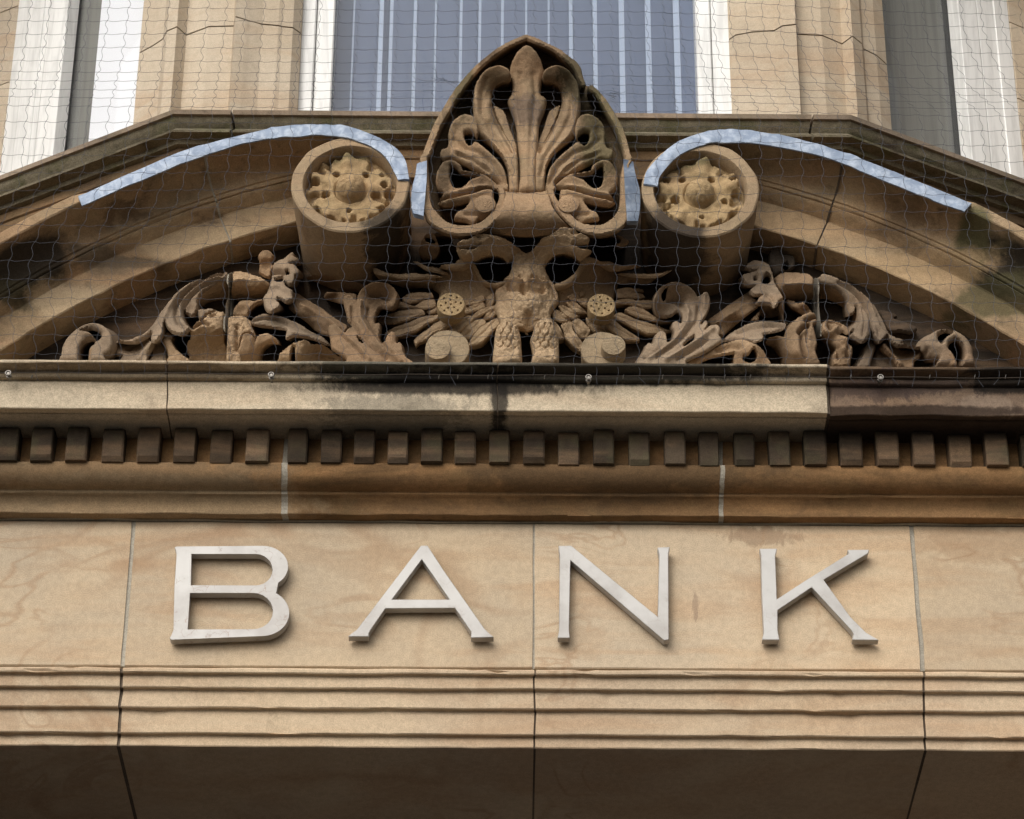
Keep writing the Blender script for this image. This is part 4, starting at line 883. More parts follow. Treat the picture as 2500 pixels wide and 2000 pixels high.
rl(SL, 'broken_leaf', 'broken', ZL2, [(255,1235),(330,1222),(300,1180),(360,1120),(440,1090),(500,1030),(560,1000),(640,958),(700,972),(770,1000),(752,1060),(742,1130),(752,1250),(756,1400),(790,1500),(790,1760),(250,1760),(250,1620),(218,1540),(218,1440),(262,1360),(272,1280)],
   [(640,1000,-.135),(400,1150,-.14),(650,1150,-.155),(280,1250,-.14),(600,1270,-.145),(500,1420,-.09),(650,1500,-.07),(600,1700,-.05),(280,1600,-.08)], .010, 6, [([(330,1190),(420,1160)], -.020, 3.5), ([(450,1130),(530,1170)], -.020, 3.5), ([(380,1250),(600,1200)], .008, 5), ([(560,1040),(640,1030)], -.01, 3)], rn=.0065, fr=45, step=2.4)
rl(SL, 'leaf', G, ZL2, [(383,940),(480,933),(560,922),(622,934),(642,960),(560,976),(500,1012),(440,1062),(398,1082),(380,1010)], [(500,940,-.13),(400,1060,-.12)], .007, 4)
rl(SL, 'mortar', 'mortar', ZL2, [(813,414),(886,396),(882,560),(866,680),(880,800),(890,1000),(822,1072),(800,1232),(772,1262),(744,1200),(750,1060),(772,1000),(780,850),(810,760),(818,600),(790,520)], [(850,420,-.112),(840,560,-.105),(840,760,-.04),(830,1000,-.04),(780,1100,-.135),(780,1240,-.13)], .005, 5, rn=.003)
rl(SL, 'stalk', 'broken', ZL2, [(884,400),(950,380),(1060,395),(1180,430),(1290,470),(1362,520),(1422,560),(1422,640),(1390,702),(1330,752),(1240,782),(1000,802),(880,762),(865,660),(880,540)], [(1000,395,-.09),(1300,490,-.095),(1000,520,-.132),(1300,560,-.13),(900,530,-.13),(1000,780,-.045),(1300,740,-.05)], .008, 5, [([(890,545),(1100,530),(1340,550)], .008, 4)], rn=.0055, fr=42)
rl(SL, 'broken_leaf', 'broken', ZL2, [(820,1070),(900,1044),(1000,1034),(1080,1060),(1142,1110),(1172,1200),(1212,1312),(1200,1350),(1180,1320),(1120,1290),(1040,1300),(1010,1360),(980,1480),(960,1560),(1000,1620),(1000,1760),(795,1760),(800,1400),(810,1200)], [(950,1060,-.13),(900,1250,-.155),(1150,1250,-.13),(900,1600,-.15)], .012, 6, [([(940,1280),(950,1420),(945,1540)], -.018, 4), ([(935,1210),(945,1220)], -.022, 4)], rn=.007, fr=48, step=2.4)
rl(SL, 'leaf', 'carve', ZL2, [(1040,1302),(1120,1290),(1180,1330),(1205,1392),(1230,1340),(1300,1300),(1380,1288),(1460,1318),(1520,1378),(1534,1432),(1460,1420),(1380,1432),(1310,1482),(1272,1560),(1240,1760),(1000,1760),(980,1640),(960,1560),(980,1480),(1010,1370)], [(1100,1330,-.155),(1300,1330,-.15),(1480,1360,-.15),(1400,1430,-.145),(1100,1600,-.14),(1240,1650,-.09)], .012, 7, [([(1200,1400),(1180,1560),(1160,1750)], -.008, 5)])
rl(SL, 'flower', 'carve', ZL2, [(1248,170),(1290,110),(1350,83),(1420,90),(1477,150),(1466,210),(1440,250),(1460,300),(1482,330),(1440,420),(1420,482),(1340,462),(1262,400),(1272,260)], [(1350,130,-.075),(1350,400,-.04)], .012, 7)
rl(SL, 'flower', G, ZL2, [(1470,290),(1540,240),(1620,210),(1680,160),(1740,118),(1782,130),(1782,180),(1842,210),(1832,252),(1760,266),(1702,286),(1780,300),(1832,350),(1853,400),(1842,440),(1790,466),(1782,520),(1752,572),(1702,596),(1662,566),(1640,552),(1650,600),(1702,640),(1764,680),(1752,740),(1762,790),(1702,830),(1640,842),(1590,802),(1540,785),(1532,820),(1572,870),(1562,920),(1500,962),(1430,988),(1370,962),(1340,900),(1328,820),(1320,780),(1380,700),(1420,600),(1440,520),(1450,450),(1460,350)],
   [(1720,150,-.105),(1820,230,-.10),(1600,260,-.125),(1780,370,-.14),(1720,530,-.13),(1500,600,-.12),(1460,380,-.105),(1700,720,-.14),(1450,850,-.145),(1350,800,-.115)], .014, 7, [([(1480,420),(1560,410),(1620,430)], -.022, 5), ([(1440,650),(1560,640),(1700,700)], .008, 5), ([(1440,860),(1540,820)], -.006, 4)],
   [[(1490,510),(1540,492),(1610,480),(1612,530),(1572,552),(1510,546)], [(1655,385),(1680,375),(1700,400),(1706,440),(1660,448)]], step=2.4)
rl(SL, 'stem', 'carve', ZL2, [(880,1010),(900,920),(980,832),(1080,810),(1200,820),(1300,788),(1326,800),(1332,832),(1262,852),(1202,882),(1122,960),(1102,1030),(1040,1042),(900,1042)], [(1250,810,-.10),(1050,850,-.085),(1000,1030,-.07)], .012, 7, rn=.004)
rl(SL, 'leaf', G, None, T(ZL2, [(1143,1142),(1170,1070),(1230,1028),(1320,1003),(1440,1008),(1560,1035)])+T(ZL3, [(150,800),(300,858),(450,928),(560,1000),(640,1040),(760,1100),(868,1215),(830,1228),(700,1172),(560,1132),(450,1112),(340,1102),(235,1142),(223,1080),(240,1010)])+T(ZL2, [(1550,1222),(1400,1202),(1250,1182)]), T(ZL2, [(1200,1080,-.135),(1400,1030,-.13),(1400,1190,-.115),(1600,1230,-.11)])+T(ZL3, [(260,1060,-.135),(400,930,-.10),(800,1200,-.085)]), .009, 6,
   [(T(ZL2, [(1190,1110),(1330,1080),(1500,1090)])+T(ZL3, [(250,920),(500,1020),(700,1110)]), -.009, 4), (T(ZL2, [(1660,1250),(1760,1290),(1950,1340)]), .006, 4)])
rl(SL, 'stem', 'carve', ZL3, [(330,470),(400,458),(520,540),(640,610),(760,680),(880,780),(1000,860),(1100,910),(1142,960),(1080,1042),(960,1012),(860,1000),(852,1090),(760,1062),(640,992),(540,892),(400,792),(290,702),(260,650)], [(450,530,-.055),(800,730,-.05),(480,690,-.085),(800,880,-.08),(640,980,-.03),(1000,1000,-.07)], .006, 5, [([(440,640),(650,760),(850,870),(1000,980)], .008, 5)], rn=.003)
rl(SL, 'stem', 'carve', ZL3, [(520,230),(620,205),(780,200),(1000,240),(1200,280),(1340,330),(1402,352),(1340,420),(1200,422),(980,420),(760,332),(620,272)], [(700,230,-.06),(1200,300,-.055),(800,330,-.02),(1200,415,-.02)], .008, 6)
rl(SL, 'stem', 'carve', ZL3, [(788,500),(830,455),(960,450),(1100,455),(1262,480),(1250,562),(1100,532),(1080,612),(960,592),(810,546)], [(900,460,-.07),(900,570,-.03),(1200,500,-.06)], .008, 6)
rl(SL, 'acanthus_leaf', 'carve', ZL3, [(1258,572),(1290,480),(1340,400),(1430,348),(1550,308),(1650,318),(1760,358),(1832,420),(1864,500),(1857,570),(1832,650),(1780,702),(1702,702),(1640,682),(1592,702),(1562,760),(1532,850),(1532,912),(1602,903),(1613,960),(1602,1050),(1592,1110),(1622,1182),(1672,1182),(1690,1110),(1740,1050),(1800,1038),(1842,1080),(1837,1170),(1852,1202),(1902,1193),(1932,1240),(1952,1340),(1992,1410),(2104,1497),(2104,1560),(1100,1560),(1110,1440),(1000,1362),(900,1292),(880,1202),(873,1120),(850,1060),(843,970),(880,940),(950,933),(1020,990),(1090,1052),(1140,990),(1192,970),(1180,920),(1130,880),(1108,760),(1080,660),(1068,560),(1090,520),(1180,508),(1222,560)],
   [(1600,335,-.185),(1800,420,-.175),(1400,400,-.165),(1600,560,-.12),(1760,640,-.14),(1350,650,-.125),(1130,560,-.125),(1500,800,-.11),(1250,900,-.12),(1400,1000,-.14),(1580,1000,-.11),(1600,1200,-.125),(1780,1070,-.13),(1900,1260,-.13),(1500,1400,-.155),(900,970,-.125),(1120,1010,-.13),(1000,1200,-.13),(1000,1400,-.12),(1900,1480,-.13)], .012, 7,
   [([(1330,640),(1310,780),(1330,900),(1430,1050),(1600,1260),(1760,1400),(1900,1500)], .014, 6), ([(1430,720),(1420,850),(1500,1000),(1620,1200),(1800,1380)], -.010, 3.5), ([(1190,700),(1200,880),(1320,1080),(1500,1280),(1700,1450)], -.010, 3.5), ([(1480,480),(1620,500),(1720,540)], -.022, 8), ([(960,980),(1080,1100),(1300,1280),(1450,1450)], .006, 5), ([(1050,1120),(1250,1290),(1380,1450)], -.007, 4), ([(1710,440),(1720,480)], -.015, 3), ([(1780,1080),(1780,1200)], .006, 4)],
   [[(1272,1112),(1330,1140),(1372,1190),(1352,1206),(1302,1172)]], rn=.003, step=2.6)
rl(SL, 'curl', 'broken', ZL3, [(120,1560),(122,1430),(136,1360),(200,1290),(280,1230),(360,1188),(450,1160),(540,1153),(570,1212),(640,1205),(720,1215),(800,1236),(870,1290),(1000,1380),(1110,1440),(1120,1560)], [(250,1290,-.15),(500,1180,-.16),(440,1350,-.155),(700,1230,-.13),(700,1300,-.10),(800,1420,-.05),(1000,1420,-.07),(180,1450,-.14)], .010, 6, [([(540,1330),(760,1340),(960,1400)], -.014, 8)], [[(330,1238),(358,1250),(366,1430),(360,1545),(290,1545),(292,1430),(305,1330)]], rn=.0055, fr=42)
# right
rl(SR, 'curl', G, ZR3, [(1275,1232),(1300,1160),(1370,1090),(1460,1040),(1560,1013),(1660,1018),(1760,1050),(1860,1110),(1940,1190),(1992,1290),(2008,1390),(2002,1560),(1480,1560),(1490,1470),(1420,1462),(1350,1402),(1330,1340),(1280,1292)], [(1400,1220,-.135),(1430,1400,-.12),(1560,1030,-.10),(1800,1100,-.11),(1950,1350,-.10),(1620,1200,-.125)], .024, 13, (),
   [[(1490,1112),(1540,1062),(1620,1040),(1700,1060),(1702,1080),(1620,1122),(1562,1182),(1546,1232),(1500,1190)], [(1652,1222),(1700,1182),(1750,1162),(1800,1190),(1852,1260),(1872,1340),(1872,1420),(1842,1480),(1832,1540),(1762,1540),(1742,1440),(1692,1352),(1642,1302)]])
rl(SR, 'bud', 'carve', ZR3, [(1478,1560),(1490,1462),(1560,1402),(1600,1330),(1650,1318),(1702,1370),(1742,1440),(1772,1560)], [(1640,1380,-.125),(1560,1500,-.11)], .018, 10)
mleaf = T(ZR2, [(1298,482),(1340,438),(1420,443),(1540,488),(1680,558),(1820,648),(1960,758),(2080,878)])+T(ZR3, [(520,588),(590,688),(642,790),(702,900),(752,1020),(800,1088),(880,1128),(960,1148),(992,1180),(986,1200),(960,1206),(1040,1228),(1150,1240),(1268,1243),(1257,1276),(1200,1283),(1100,1264),(960,1250),(920,1260),(860,1228),(800,1174),(745,1122),(700,1152),(660,1192),(630,1197),(590,1152),(560,1102),(540,1042),(525,998),(506,1040),(490,1102),(440,1172),(380,1193),(300,1153),(215,1092),(262,1022),(215,1012),(240,960),(312,870),(316,800),(302,676),(280,678),(285,732),(250,770),(190,790),(160,700),(155,600),(150,568),(120,520),(60,450)])+T(ZR2, [(1640,720),(1560,652),(1460,602),(1380,582),(1330,562),(1300,522)])
rl(SR, 'leaf', G, None, mleaf, T(ZR2, [(1340,470,-.105),(1560,540,-.118),(1800,680,-.12),(1600,690,-.10)])+T(ZR3, [(300,480,-.125),(500,700,-.125),(400,900,-.14),(190,740,-.09),(330,1130,-.165),(630,1150,-.16),(700,1000,-.125),(900,1180,-.14),(1200,1260,-.09)]), .014, 7,
   [(T(ZR3, [(40,340),(200,430),(330,560),(430,700),(500,850),(522,990)]), -.013, 4), (T(ZR3, [(150,340),(330,450),(470,600),(560,800),(630,1000),(740,1110)]), .009, 4), (T(ZR3, [(390,720),(420,900),(390,1100)]), -.008, 3.5), (T(ZR3, [(340,820),(330,960),(270,1060)]), -.006, 3), (T(ZR3, [(470,900),(460,1020),(420,1140)]), .005, 3), (T(ZR3, [(580,860),(610,1000),(630,1130)]), -.006, 3.5)])
rl(SR, 'stalk', 'broken', ZR2, [(1310,562),(1380,582),(1460,602),(1560,652),(1640,722),(1690,800),(1702,862),(1690,902),(1600,850),(1500,792),(1400,762),(1310,762)], [(1400,590,-.09),(1640,740,-.095),(1400,750,-.04),(1600,840,-.03)], .006, 5, rn=.006)
rl(SR, 'stem', G, ZR3, [(430,1242),(470,1190),(530,1128),(592,1182),(590,1260),(562,1330),(530,1420),(480,1560),(300,1560),(360,1450),(412,1350)], [(540,1180,-.085),(450,1400,-.12),(380,1540,-.12)], .012, 8)
rl(SR, 'leaf', G, ZR3, [(590,1240),(660,1280),(740,1370),(860,1480),(930,1560),(480,1560),(530,1420),(570,1320)], [(620,1300,-.06),(700,1500,-.08)], .01, 8, [([(700,1300),(800,1430),(880,1540)], .01, 5)])
rl(SR, 'leaf', 'carve', ZR3, [(660,1262),(700,1182),(750,1150),(820,1222),(860,1262),(960,1283),(1100,1300),(1268,1290),(1232,1400),(1150,1462),(1130,1560),(925,1560),(820,1432),(720,1342)], [(740,1200,-.10),(760,1350,-.115),(1000,1290,-.045),(1000,1450,-.075),(1240,1320,-.06)], .01, 8, [([(700,1260),(800,1380),(940,1540)], .012, 6)])
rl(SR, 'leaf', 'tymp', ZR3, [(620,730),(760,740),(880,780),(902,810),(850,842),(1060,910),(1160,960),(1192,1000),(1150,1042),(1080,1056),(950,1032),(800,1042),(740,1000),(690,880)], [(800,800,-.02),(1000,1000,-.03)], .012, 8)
rl(SR, 'stalk', 'carve', ZR2, [(658,500),(700,440),(780,408),(920,400),(1060,408),(1170,428),(1228,500),(1220,600),(1227,720),(1200,782),(1080,802),(900,792),(800,772),(740,692),(680,582)], [(900,405,-.085),(1100,420,-.085),(800,560,-.130),(1150,580,-.135),(1000,570,-.135),(1000,795,-.045),(1200,770,-.05),(700,500,-.10)], .008, 5, [([(800,600),(1000,590),(1210,600)], .008, 4)], rn=.003)
rl(SR, 'mortar', 'mortar', ZR2, [(1230,482),(1300,480),(1312,600),(1300,760),(1312,960),(1332,1120),(1362,1160),(1345,1300),(1280,1340),(1270,1180),(1272,1100),(1232,990),(1222,800),(1226,600)], [(1265,500,-.10),(1265,700,-.06),(1265,1000,-.04),(1320,1200,-.12)], .005, 5)
rl(SR, 'flower', G, ZR2, [(228,330),(280,270),(350,238),(440,245),(520,265),(582,300),(612,380),(642,460),(656,540),(692,620),(742,700),(784,772),(770,802),(720,832),(702,882),(650,906),(600,872),(540,868),(430,862),(398,840),(430,782),(482,738),(440,742),(360,738),(310,702),(303,660),(340,632),(372,604),(300,604),(230,582),(200,530),(178,470),(210,435),(300,415),(398,385),(300,378),(230,352)],
   [(350,260,-.105),(260,320,-.10),(520,330,-.115),(230,470,-.14),(420,440,-.125),(300,570,-.12),(580,560,-.13),(360,680,-.14),(560,750,-.13),(440,820,-.155),(650,880,-.15)], .014, 7, [([(420,450),(500,430),(580,470)], .008, 5), ([(540,760),(600,800),(640,880)], -.008, 4)],
   [[(490,502),(540,450),(590,470),(602,530),(560,572),(490,572),(470,540)], [(365,480),(392,500),(392,530),(358,532)]], step=2.4)
rl(SR, 'stem', 'carve', ZR2, [(460,872),(560,872),(650,912),(702,892),(712,960),(722,1012),(600,1052),(480,1032),(450,932)], [(560,900,-.09),(580,1030,-.03)], .008, 7)
rl(SR, 'tendril', G, ZR2, [(720,852),(790,790),(802,900),(792,1020),(802,1100),(862,1132),(770,1112),(728,980)], [(760,820,-.11),(780,1080,-.07)], .008, 4)
rl(SR, 'stem', 'carve', ZR2, [(820,800),(900,810),(1010,850),(1060,830),(1110,860),(1192,960),(1202,1002),(1090,1022),(1000,962),(900,902)], [(1080,860,-.10),(850,820,-.07),(1100,1000,-.06)], .01, 6, rn=.005)
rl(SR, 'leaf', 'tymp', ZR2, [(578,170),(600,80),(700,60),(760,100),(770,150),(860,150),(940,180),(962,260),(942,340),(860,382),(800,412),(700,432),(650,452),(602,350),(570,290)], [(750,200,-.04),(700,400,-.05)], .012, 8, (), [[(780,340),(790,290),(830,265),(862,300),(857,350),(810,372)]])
rl(SR, 'broken_leaf', 'carve', ZR2, [(528,1402),(560,1360),(640,1338),(740,1333),(800,1340),(830,1240),(870,1170),(940,1110),(1010,1060),(1110,1010),(1200,998),(1252,1010),(1272,1070),(1267,1140),(1222,1176),(1232,1220),(1262,1330),(1277,1440),(1252,1530),(1282,1640),(1302,1760),(800,1760),(780,1640),(740,1560),(680,1482),(600,1442),(540,1432)],
   [(1150,1040,-.14),(1240,1080,-.145),(950,1180,-.15),(850,1350,-.13),(600,1370,-.115),(640,1450,-.08),(1000,1400,-.155),(1200,1400,-.13),(900,1600,-.14),(1200,1700,-.13),(780,1660,-.06)], .012, 7, [([(1110,1112),(1180,1090),(1250,1062)], -.030, 3.5), ([(1005,1290),(1060,1220),(1150,1175)], -.030, 4), ([(1045,1340),(1060,1480),(1100,1630)], -.022, 5), ([(1150,1230),(1120,1330),(1130,1420)], -.010, 4)], rn=.0035, step=2.6)
rl(SR, 'broken_leaf', 'carve', ZR2, [(1348,1160),(1400,1100),(1470,1088),(1560,1110),(1640,1150),(1700,1190),(1782,1272),(1760,1302),(1700,1292),(1640,1262),(1602,1292),(1640,1330),(1722,1380),(1724,1440),(1782,1480),(1792,1560),(1762,1680),(1742,1760),(1510,1760),(1512,1600),(1562,1500),(1500,1442),(1380,1322),(1348,1250)],
   [(1450,1110,-.13),(1600,1140,-.12),(1740,1270,-.11),(1420,1250,-.155),(1560,1270,-.15),(1480,1400,-.11),(1680,1410,-.16),(1650,1560,-.14),(1650,1720,-.12)], .010, 6, [([(1440,1180),(1470,1220)], -.022, 3.5), ([(1440,1130),(1540,1140),(1620,1180)], -.018, 3), ([(1520,1270),(1560,1220)], .01, 5), ([(1590,1290),(1660,1300)], -.02, 4), ([(1680,1400),(1700,1410)], .014, 6), ([(1645,1550),(1650,1570)], .012, 7), ([(1580,1500),(1580,1650)], -.014, 4), ([(1720,1500),(1710,1640)], -.012, 4)], rn=.006, fr=42, step=2.4)
rl(SR, 'leaf', G, ZR1, [(1215,1180),(1218,1158),(1350,1040),(1500,958),(1620,900),(1720,880),(1880,868),(2020,880),(2145,908),(2150,955),(2080,1012),(1960,1042),(1820,1062),(1824,1110),(1800,1152),(1700,1182),(1560,1152),(1440,1147),(1320,1162)], [(1900,900,-.10),(2120,930,-.12),(1500,1000,-.09),(2000,1020,-.115),(1780,1100,-.135),(1500,1130,-.11),(1240,1165,-.085)], .008, 6, [([(1450,1050),(1650,972),(1900,938),(2090,955)], -.014, 4.5), ([(1340,1120),(1560,1080),(1780,1075)], .006, 4)])
rl(SR, 'stem', 'carve', ZR1, [(1740,872),(1762,800),(1802,740),(1780,690),(1720,760),(1640,852)], [(1760,760,-.07),(1700,860,-.07)], .007, 5)
rl(SR, 'stem', 'carve', ZR1, [(1000,860),(1110,780),(1260,670),(1400,570),(1520,488),(1600,438),(1640,460),(1680,540),(1732,600),(1742,660),(1640,742),(1500,852),(1380,952),(1260,1062),(1210,1112),(1180,1062),(1190,960),(1130,930),(1040,930)], [(1300,650,-.055),(1550,500,-.055),(1350,780,-.09),(1600,640,-.09),(1400,920,-.04),(1150,880,-.07)], .006, 5, [([(1150,930),(1330,810),(1540,650),(1690,590)], .008, 5)], rn=.003)
rl(SR, 'acanthus_leaf', G, ZR1, [(225,640),(228,540),(260,450),(320,378),(420,323),(520,308),(640,328),(740,378),(812,450),(862,522),(900,498),(950,458),(1000,458),(1032,520),(1043,600),(1022,700),(982,800),(932,872),(905,930),(950,880),(1000,888),(1004,950),(965,1012),(1020,950),(1100,933),(1160,948),(1192,1000),(1172,1090),(1213,1140),(1202,1190),(1120,1242),(1050,1292),(900,1372),(700,1472),(640,1560),(-40,1560),(18,1390),(68,1310),(108,1220),(150,1193),(200,1210),(230,1110),(260,1050),(330,1028),(392,1060),(407,1130),(412,1190),(470,1180),(500,1110),(510,1030),(480,970),(488,900),(550,878),(612,912),(632,850),(620,790),(560,742),(480,802),(380,822),(280,792),(240,720)],
   [(250,600,-.17),(350,400,-.175),(550,330,-.18),(760,420,-.155),(500,560,-.12),(380,780,-.10),(700,720,-.12),(960,520,-.125),(900,800,-.11),(520,930,-.125),(700,1000,-.135),(330,1070,-.125),(140,1240,-.13),(1090,980,-.14),(1180,1150,-.14),(900,1200,-.14),(500,1300,-.155),(200,1450,-.15),(600,1450,-.14)], .012, 7,
   [([(660,640),(720,780),(700,920),(560,1130),(380,1290),(150,1440)], .012, 6), ([(860,700),(840,880),(680,1090),(480,1270),(260,1420)], -.011, 4), ([(620,1000),(480,1180),(280,1330),(80,1440)], -.008, 3.5), ([(1080,1020),(900,1160),(620,1340),(400,1470)], .010, 5), ([(1000,1180),(780,1330),(560,1460)], -.009, 4), ([(430,560),(540,560),(620,620)], -.022, 10), ([(960,520),(950,700)], .007, 5), ([(330,1080),(300,1200),(230,1320)], .006, 5)],
   [[(330,470),(380,390),(417,380),(402,460),(392,530),(352,572),(330,520)], [(650,1230),(720,1160),(800,1105),(797,1160),(720,1232),(670,1256)]], rn=.0028, step=2.6)
rl(SR, 'curl', 'carve', ZR1, [(700,1560),(720,1478),(900,1392),(1050,1302),(1180,1222),(1320,1180),(1450,1153),(1550,1158),(1650,1188),(1750,1240),(1832,1320),(1868,1400),(1882,1560)], [(1400,1180,-.14),(1600,1200,-.16),(1580,1300,-.165),(1820,1400,-.14),(1200,1240,-.13),(1000,1360,-.12),(1450,1450,-.13),(800,1480,-.11)], .010, 6, [([(1150,1310),(1300,1270),(1450,1270)], -.014, 7)],
   [[(1530,1382),(1600,1372),(1650,1292),(1690,1272),(1722,1340),(1722,1400),(1692,1462),(1640,1492),(1560,1482),(1520,1440)], [(920,1472),(1060,1412),(1200,1377),(1390,1347),(1387,1400),(1377,1500),(1300,1545),(900,1545)]], rn=.003)
# seed heads and sawn-off stalks over the wings
Z2 = (900, 540, 740/2156)
for (x, y, r, par, sd_) in ((585,590,100,SL,1), (1655,597,99,SR,2)):
    disc(MB(), x, y, r, -.150, -.105, Z2, hexholes(sd_), taper=.97).build('seed_head', M['rosette'], par, smooth=True, angle=35)
for (x, y, r, par, bx, by, br_) in ((560,905,158,SL,492,908,90), (1665,915,156,SR,1742,880,86)):
    st = disc(MB(), x, y, r, -.140, -.09, Z2, taper=.97).build('sawn_stalk', M['stalk_face'], par, smooth=True, angle=35)
    disc(MB(), bx, by, br_, -.172, -.12, Z2, taper=1.05, bulge=.004).build('stub', M['stalk_face'], st, smooth=True, angle=35)
rl(SL, 'tendril', 'carve', ZE1, [(678,150),(720,90),(800,58),(842,70),(872,150),(904,240),(892,300),(840,382),(700,382),(638,300),(660,210)], [(780,80,-.16),(700,200,-.14),(860,240,-.15),(770,370,-.09)], .012, 7, (), [[(720,130),(760,106),(840,140),(862,178),(800,196),(735,170)]])
rl(SL, 'tendril', 'carve', ZE1, [(828,60),(900,48),(1000,68),(1042,95),(950,87),(840,87)], [(840,70,-.155),(1030,90,-.15)], .006, 3)
rl(SR, 'tendril', 'carve', ZE2, [(1040,82),(1200,73),(1320,88),(1400,128),(1443,160),(1412,200),(1340,217),(1268,212),(1310,180),(1340,140),(1280,102),(1180,97)], [(1050,88,-.15),(1350,150,-.165)], .007, 4)

# ------------------------------------------------------------------ letters B A N K
def letter(name, label, outer, inners, Z, mat):
    bm = bmesh.new(); Yf, Yb = -.034, -.008
    loops = []
    for lp in [outer]+inners:
        vs = [bm.verts.new(P(Z[0]+x*Z[2], Z[1]+y*Z[2], Yf)) for x, y in lp]
        loops.append([bm.edges.new((vs[i], vs[(i+1) % len(vs)])) for i in range(len(vs))])
    r = bmesh.ops.triangle_fill(bm, use_beauty=True, edges=[e for l in loops for e in l], normal=(0, -1, 0))
    fs = [g_ for g_ in r['geom'] if isinstance(g_, bmesh.types.BMFace)]
    bmesh.ops.dissolve_limit(bm, angle_limit=.001, verts=bm.verts, edges=[e for e in bm.edges if len(e.link_faces) == 2])
    fs = list(bm.faces)
    ex = bmesh.ops.extrude_face_region(bm, geom=fs)
    for v in [g_ for g_ in ex['geom'] if isinstance(g_, bmesh.types.BMVert)]: v.co.y = Yb
    bmesh.ops.recalc_face_normals(bm, faces=bm.faces)
    me = bpy.data.meshes.new(name); c = sum((v.co for v in bm.verts), Vector())/len(bm.verts)
    for v in bm.verts: v.co -= c
    bm.to_mesh(me); bm.free(); o = bpy.data.objects.new(name, me); SC.collection.objects.link(o); o.location = c; me.materials.append(mat)
    bv = o.modifiers.new('bevel', 'BEVEL'); bv.width = .0012; bv.segments = 1; bv.limit_method = 'ANGLE'
    tag(o, label, 'letter', 'raised letters on the frieze'); return o
ZA = (0, 1260, .58); ZB = (1250, 1260, .58)
def arcp(cx_, cy, rx, ry, a0, a1, n=12): return [(cx_+rx*math.cos(math.radians(a0+(a1-a0)*i/n)), cy-ry*math.sin(math.radians(a0+(a1-a0)*i/n))) for i in range(n+1)]
letter('letter_b', 'pale metal letter B with crazed peeling paint on the frieze', 
    [(735,131),(745,128)]+arcp(1105,212,108,87,90,-52,16)+arcp(1100,408,118,98,58,-90,18)+[(722,521),(714,514),(722,500),(730,478),(734,300),(743,165),(742,150)],
    [[(806,160)]+arcp(1075,226,72,66,90,-90,12)+[(803,291)], [(800,324)]+arcp(1065,400,84,76,90,-90,12)+[(790,477)]], ZA, M['letter_b'])
letter('letter_a', 'pale metal letter A on the frieze', [(1772,124),(1800,124),(1870,232),(2040,475),(2062,496),(2080,510),(1982,512),(1984,488),(1915,387),(1622,389),(1558,482),(1552,495),(1553,507),(1465,507),(1478,495),(1502,478)],
    [[(1776,182),(1893,351),(1650,351)]], ZA, M['letter'])
letter('letter_n', 'pale metal letter N on the frieze', [(196,125),(249,124),(614,424),(620,165),(612,132),(664,130),(658,160),(660,520),(640,523),(246,186),(240,480),(244,513),(192,513),(198,480),(201,165)], [], ZB, M['letter'])
letter('letter_k', 'pale metal letter K with flared serifs on the frieze', [(1042,137),(1116,137),(1108,165),(1115,350),(1240,268),(1418,158),(1412,142),(1504,141),(1498,158),(1312,268),(1425,425),(1490,490),(1545,522),(1432,521),(1438,498),(1430,482),(1262,300),(1118,396),(1118,480),(1126,521),(1052,521),(1060,490),(1052,330),(1048,165)], [], ZB, M['letter'])

# ------------------------------------------------------------------ bird net with its wire and fixings
NETP = [(-.277, Zc(917, -.277)), (-.300, Zc(850, -.30)), (-.325, Zc(600, -.325)), (-.345, Zc(360, -.345)), (-.346, Zc(262, -.346)), (-.30, Zc(225, -.30)), (-.24, Zc(170, -.24)), (-.19, Zc(0, -.19)), (-.15, Zc(-200, -.15))]
cum = [0]
for a, b_ in zip(NETP, NETP[1:]): cum.append(cum[-1]+math.hypot(a[0]-b_[0], a[1]-b_[1]))
def net_at(s):
    for i in range(len(cum)-1):
        if s <= cum[i+1] or i == len(cum)-2:
            f = (s-cum[i])/(cum[i+1]-cum[i]); return NETP[i][0]+(NETP[i+1][0]-NETP[i][0])*f, NETP[i][1]+(NETP[i+1][1]-NETP[i][1])*f
def sm(a, b_, x): t = max(0, min(1, (x-a)/(b_-a))); return t*t*(3-2*t)
def net_pt(u, s):
    Y, zq = net_at(max(0, s)); X = u
    if s < 0: zq += s
    X += .012*noise.noise(Vector((u*1.7, s*2.1, 1)))+.002*noise.noise(Vector((u*6, s*7, 4)))
    zq += .010*noise.noise(Vector((u*1.5, s*2.4, 8)))+.002*noise.noise(Vector((u*6, s*7, 11)))
    X += -.07*sm(-.35, -1.0, u)*sm(.62, .30, s)*(1-sm(.3, .0, s)*.6)
    X += -.10*sm(.2, 1.2, u)*sm(.75, 1.35, s)
    zq -= .05*sm(.3, 1.3, u)*sm(.6, 1.2, s)
    return Vector((X, Y+.004*noise.noise(Vector((u*3, s*3, 2))), zq))
nb = MB(); cell = .0545; RADN = .00052
def strand(mb, pts, r=RADN):
    rg = []
    for i, p in enumerate(pts):
        t = (pts[min(i+1, len(pts)-1)]-pts[max(i-1, 0)]); t.normalize()
        a = t.cross(Vector((0, 1, .3))); a.normalize(); b_ = t.cross(a)
        rg.append([p+a*r, p+b_*r, p-a*r, p-b_*r])
    mb.ring_surface(rg)
NU0, NU1 = -28, 28; NS = int(cum[-1]/cell)
rnd = random.Random(3)
holes_net = lambda u, s: False
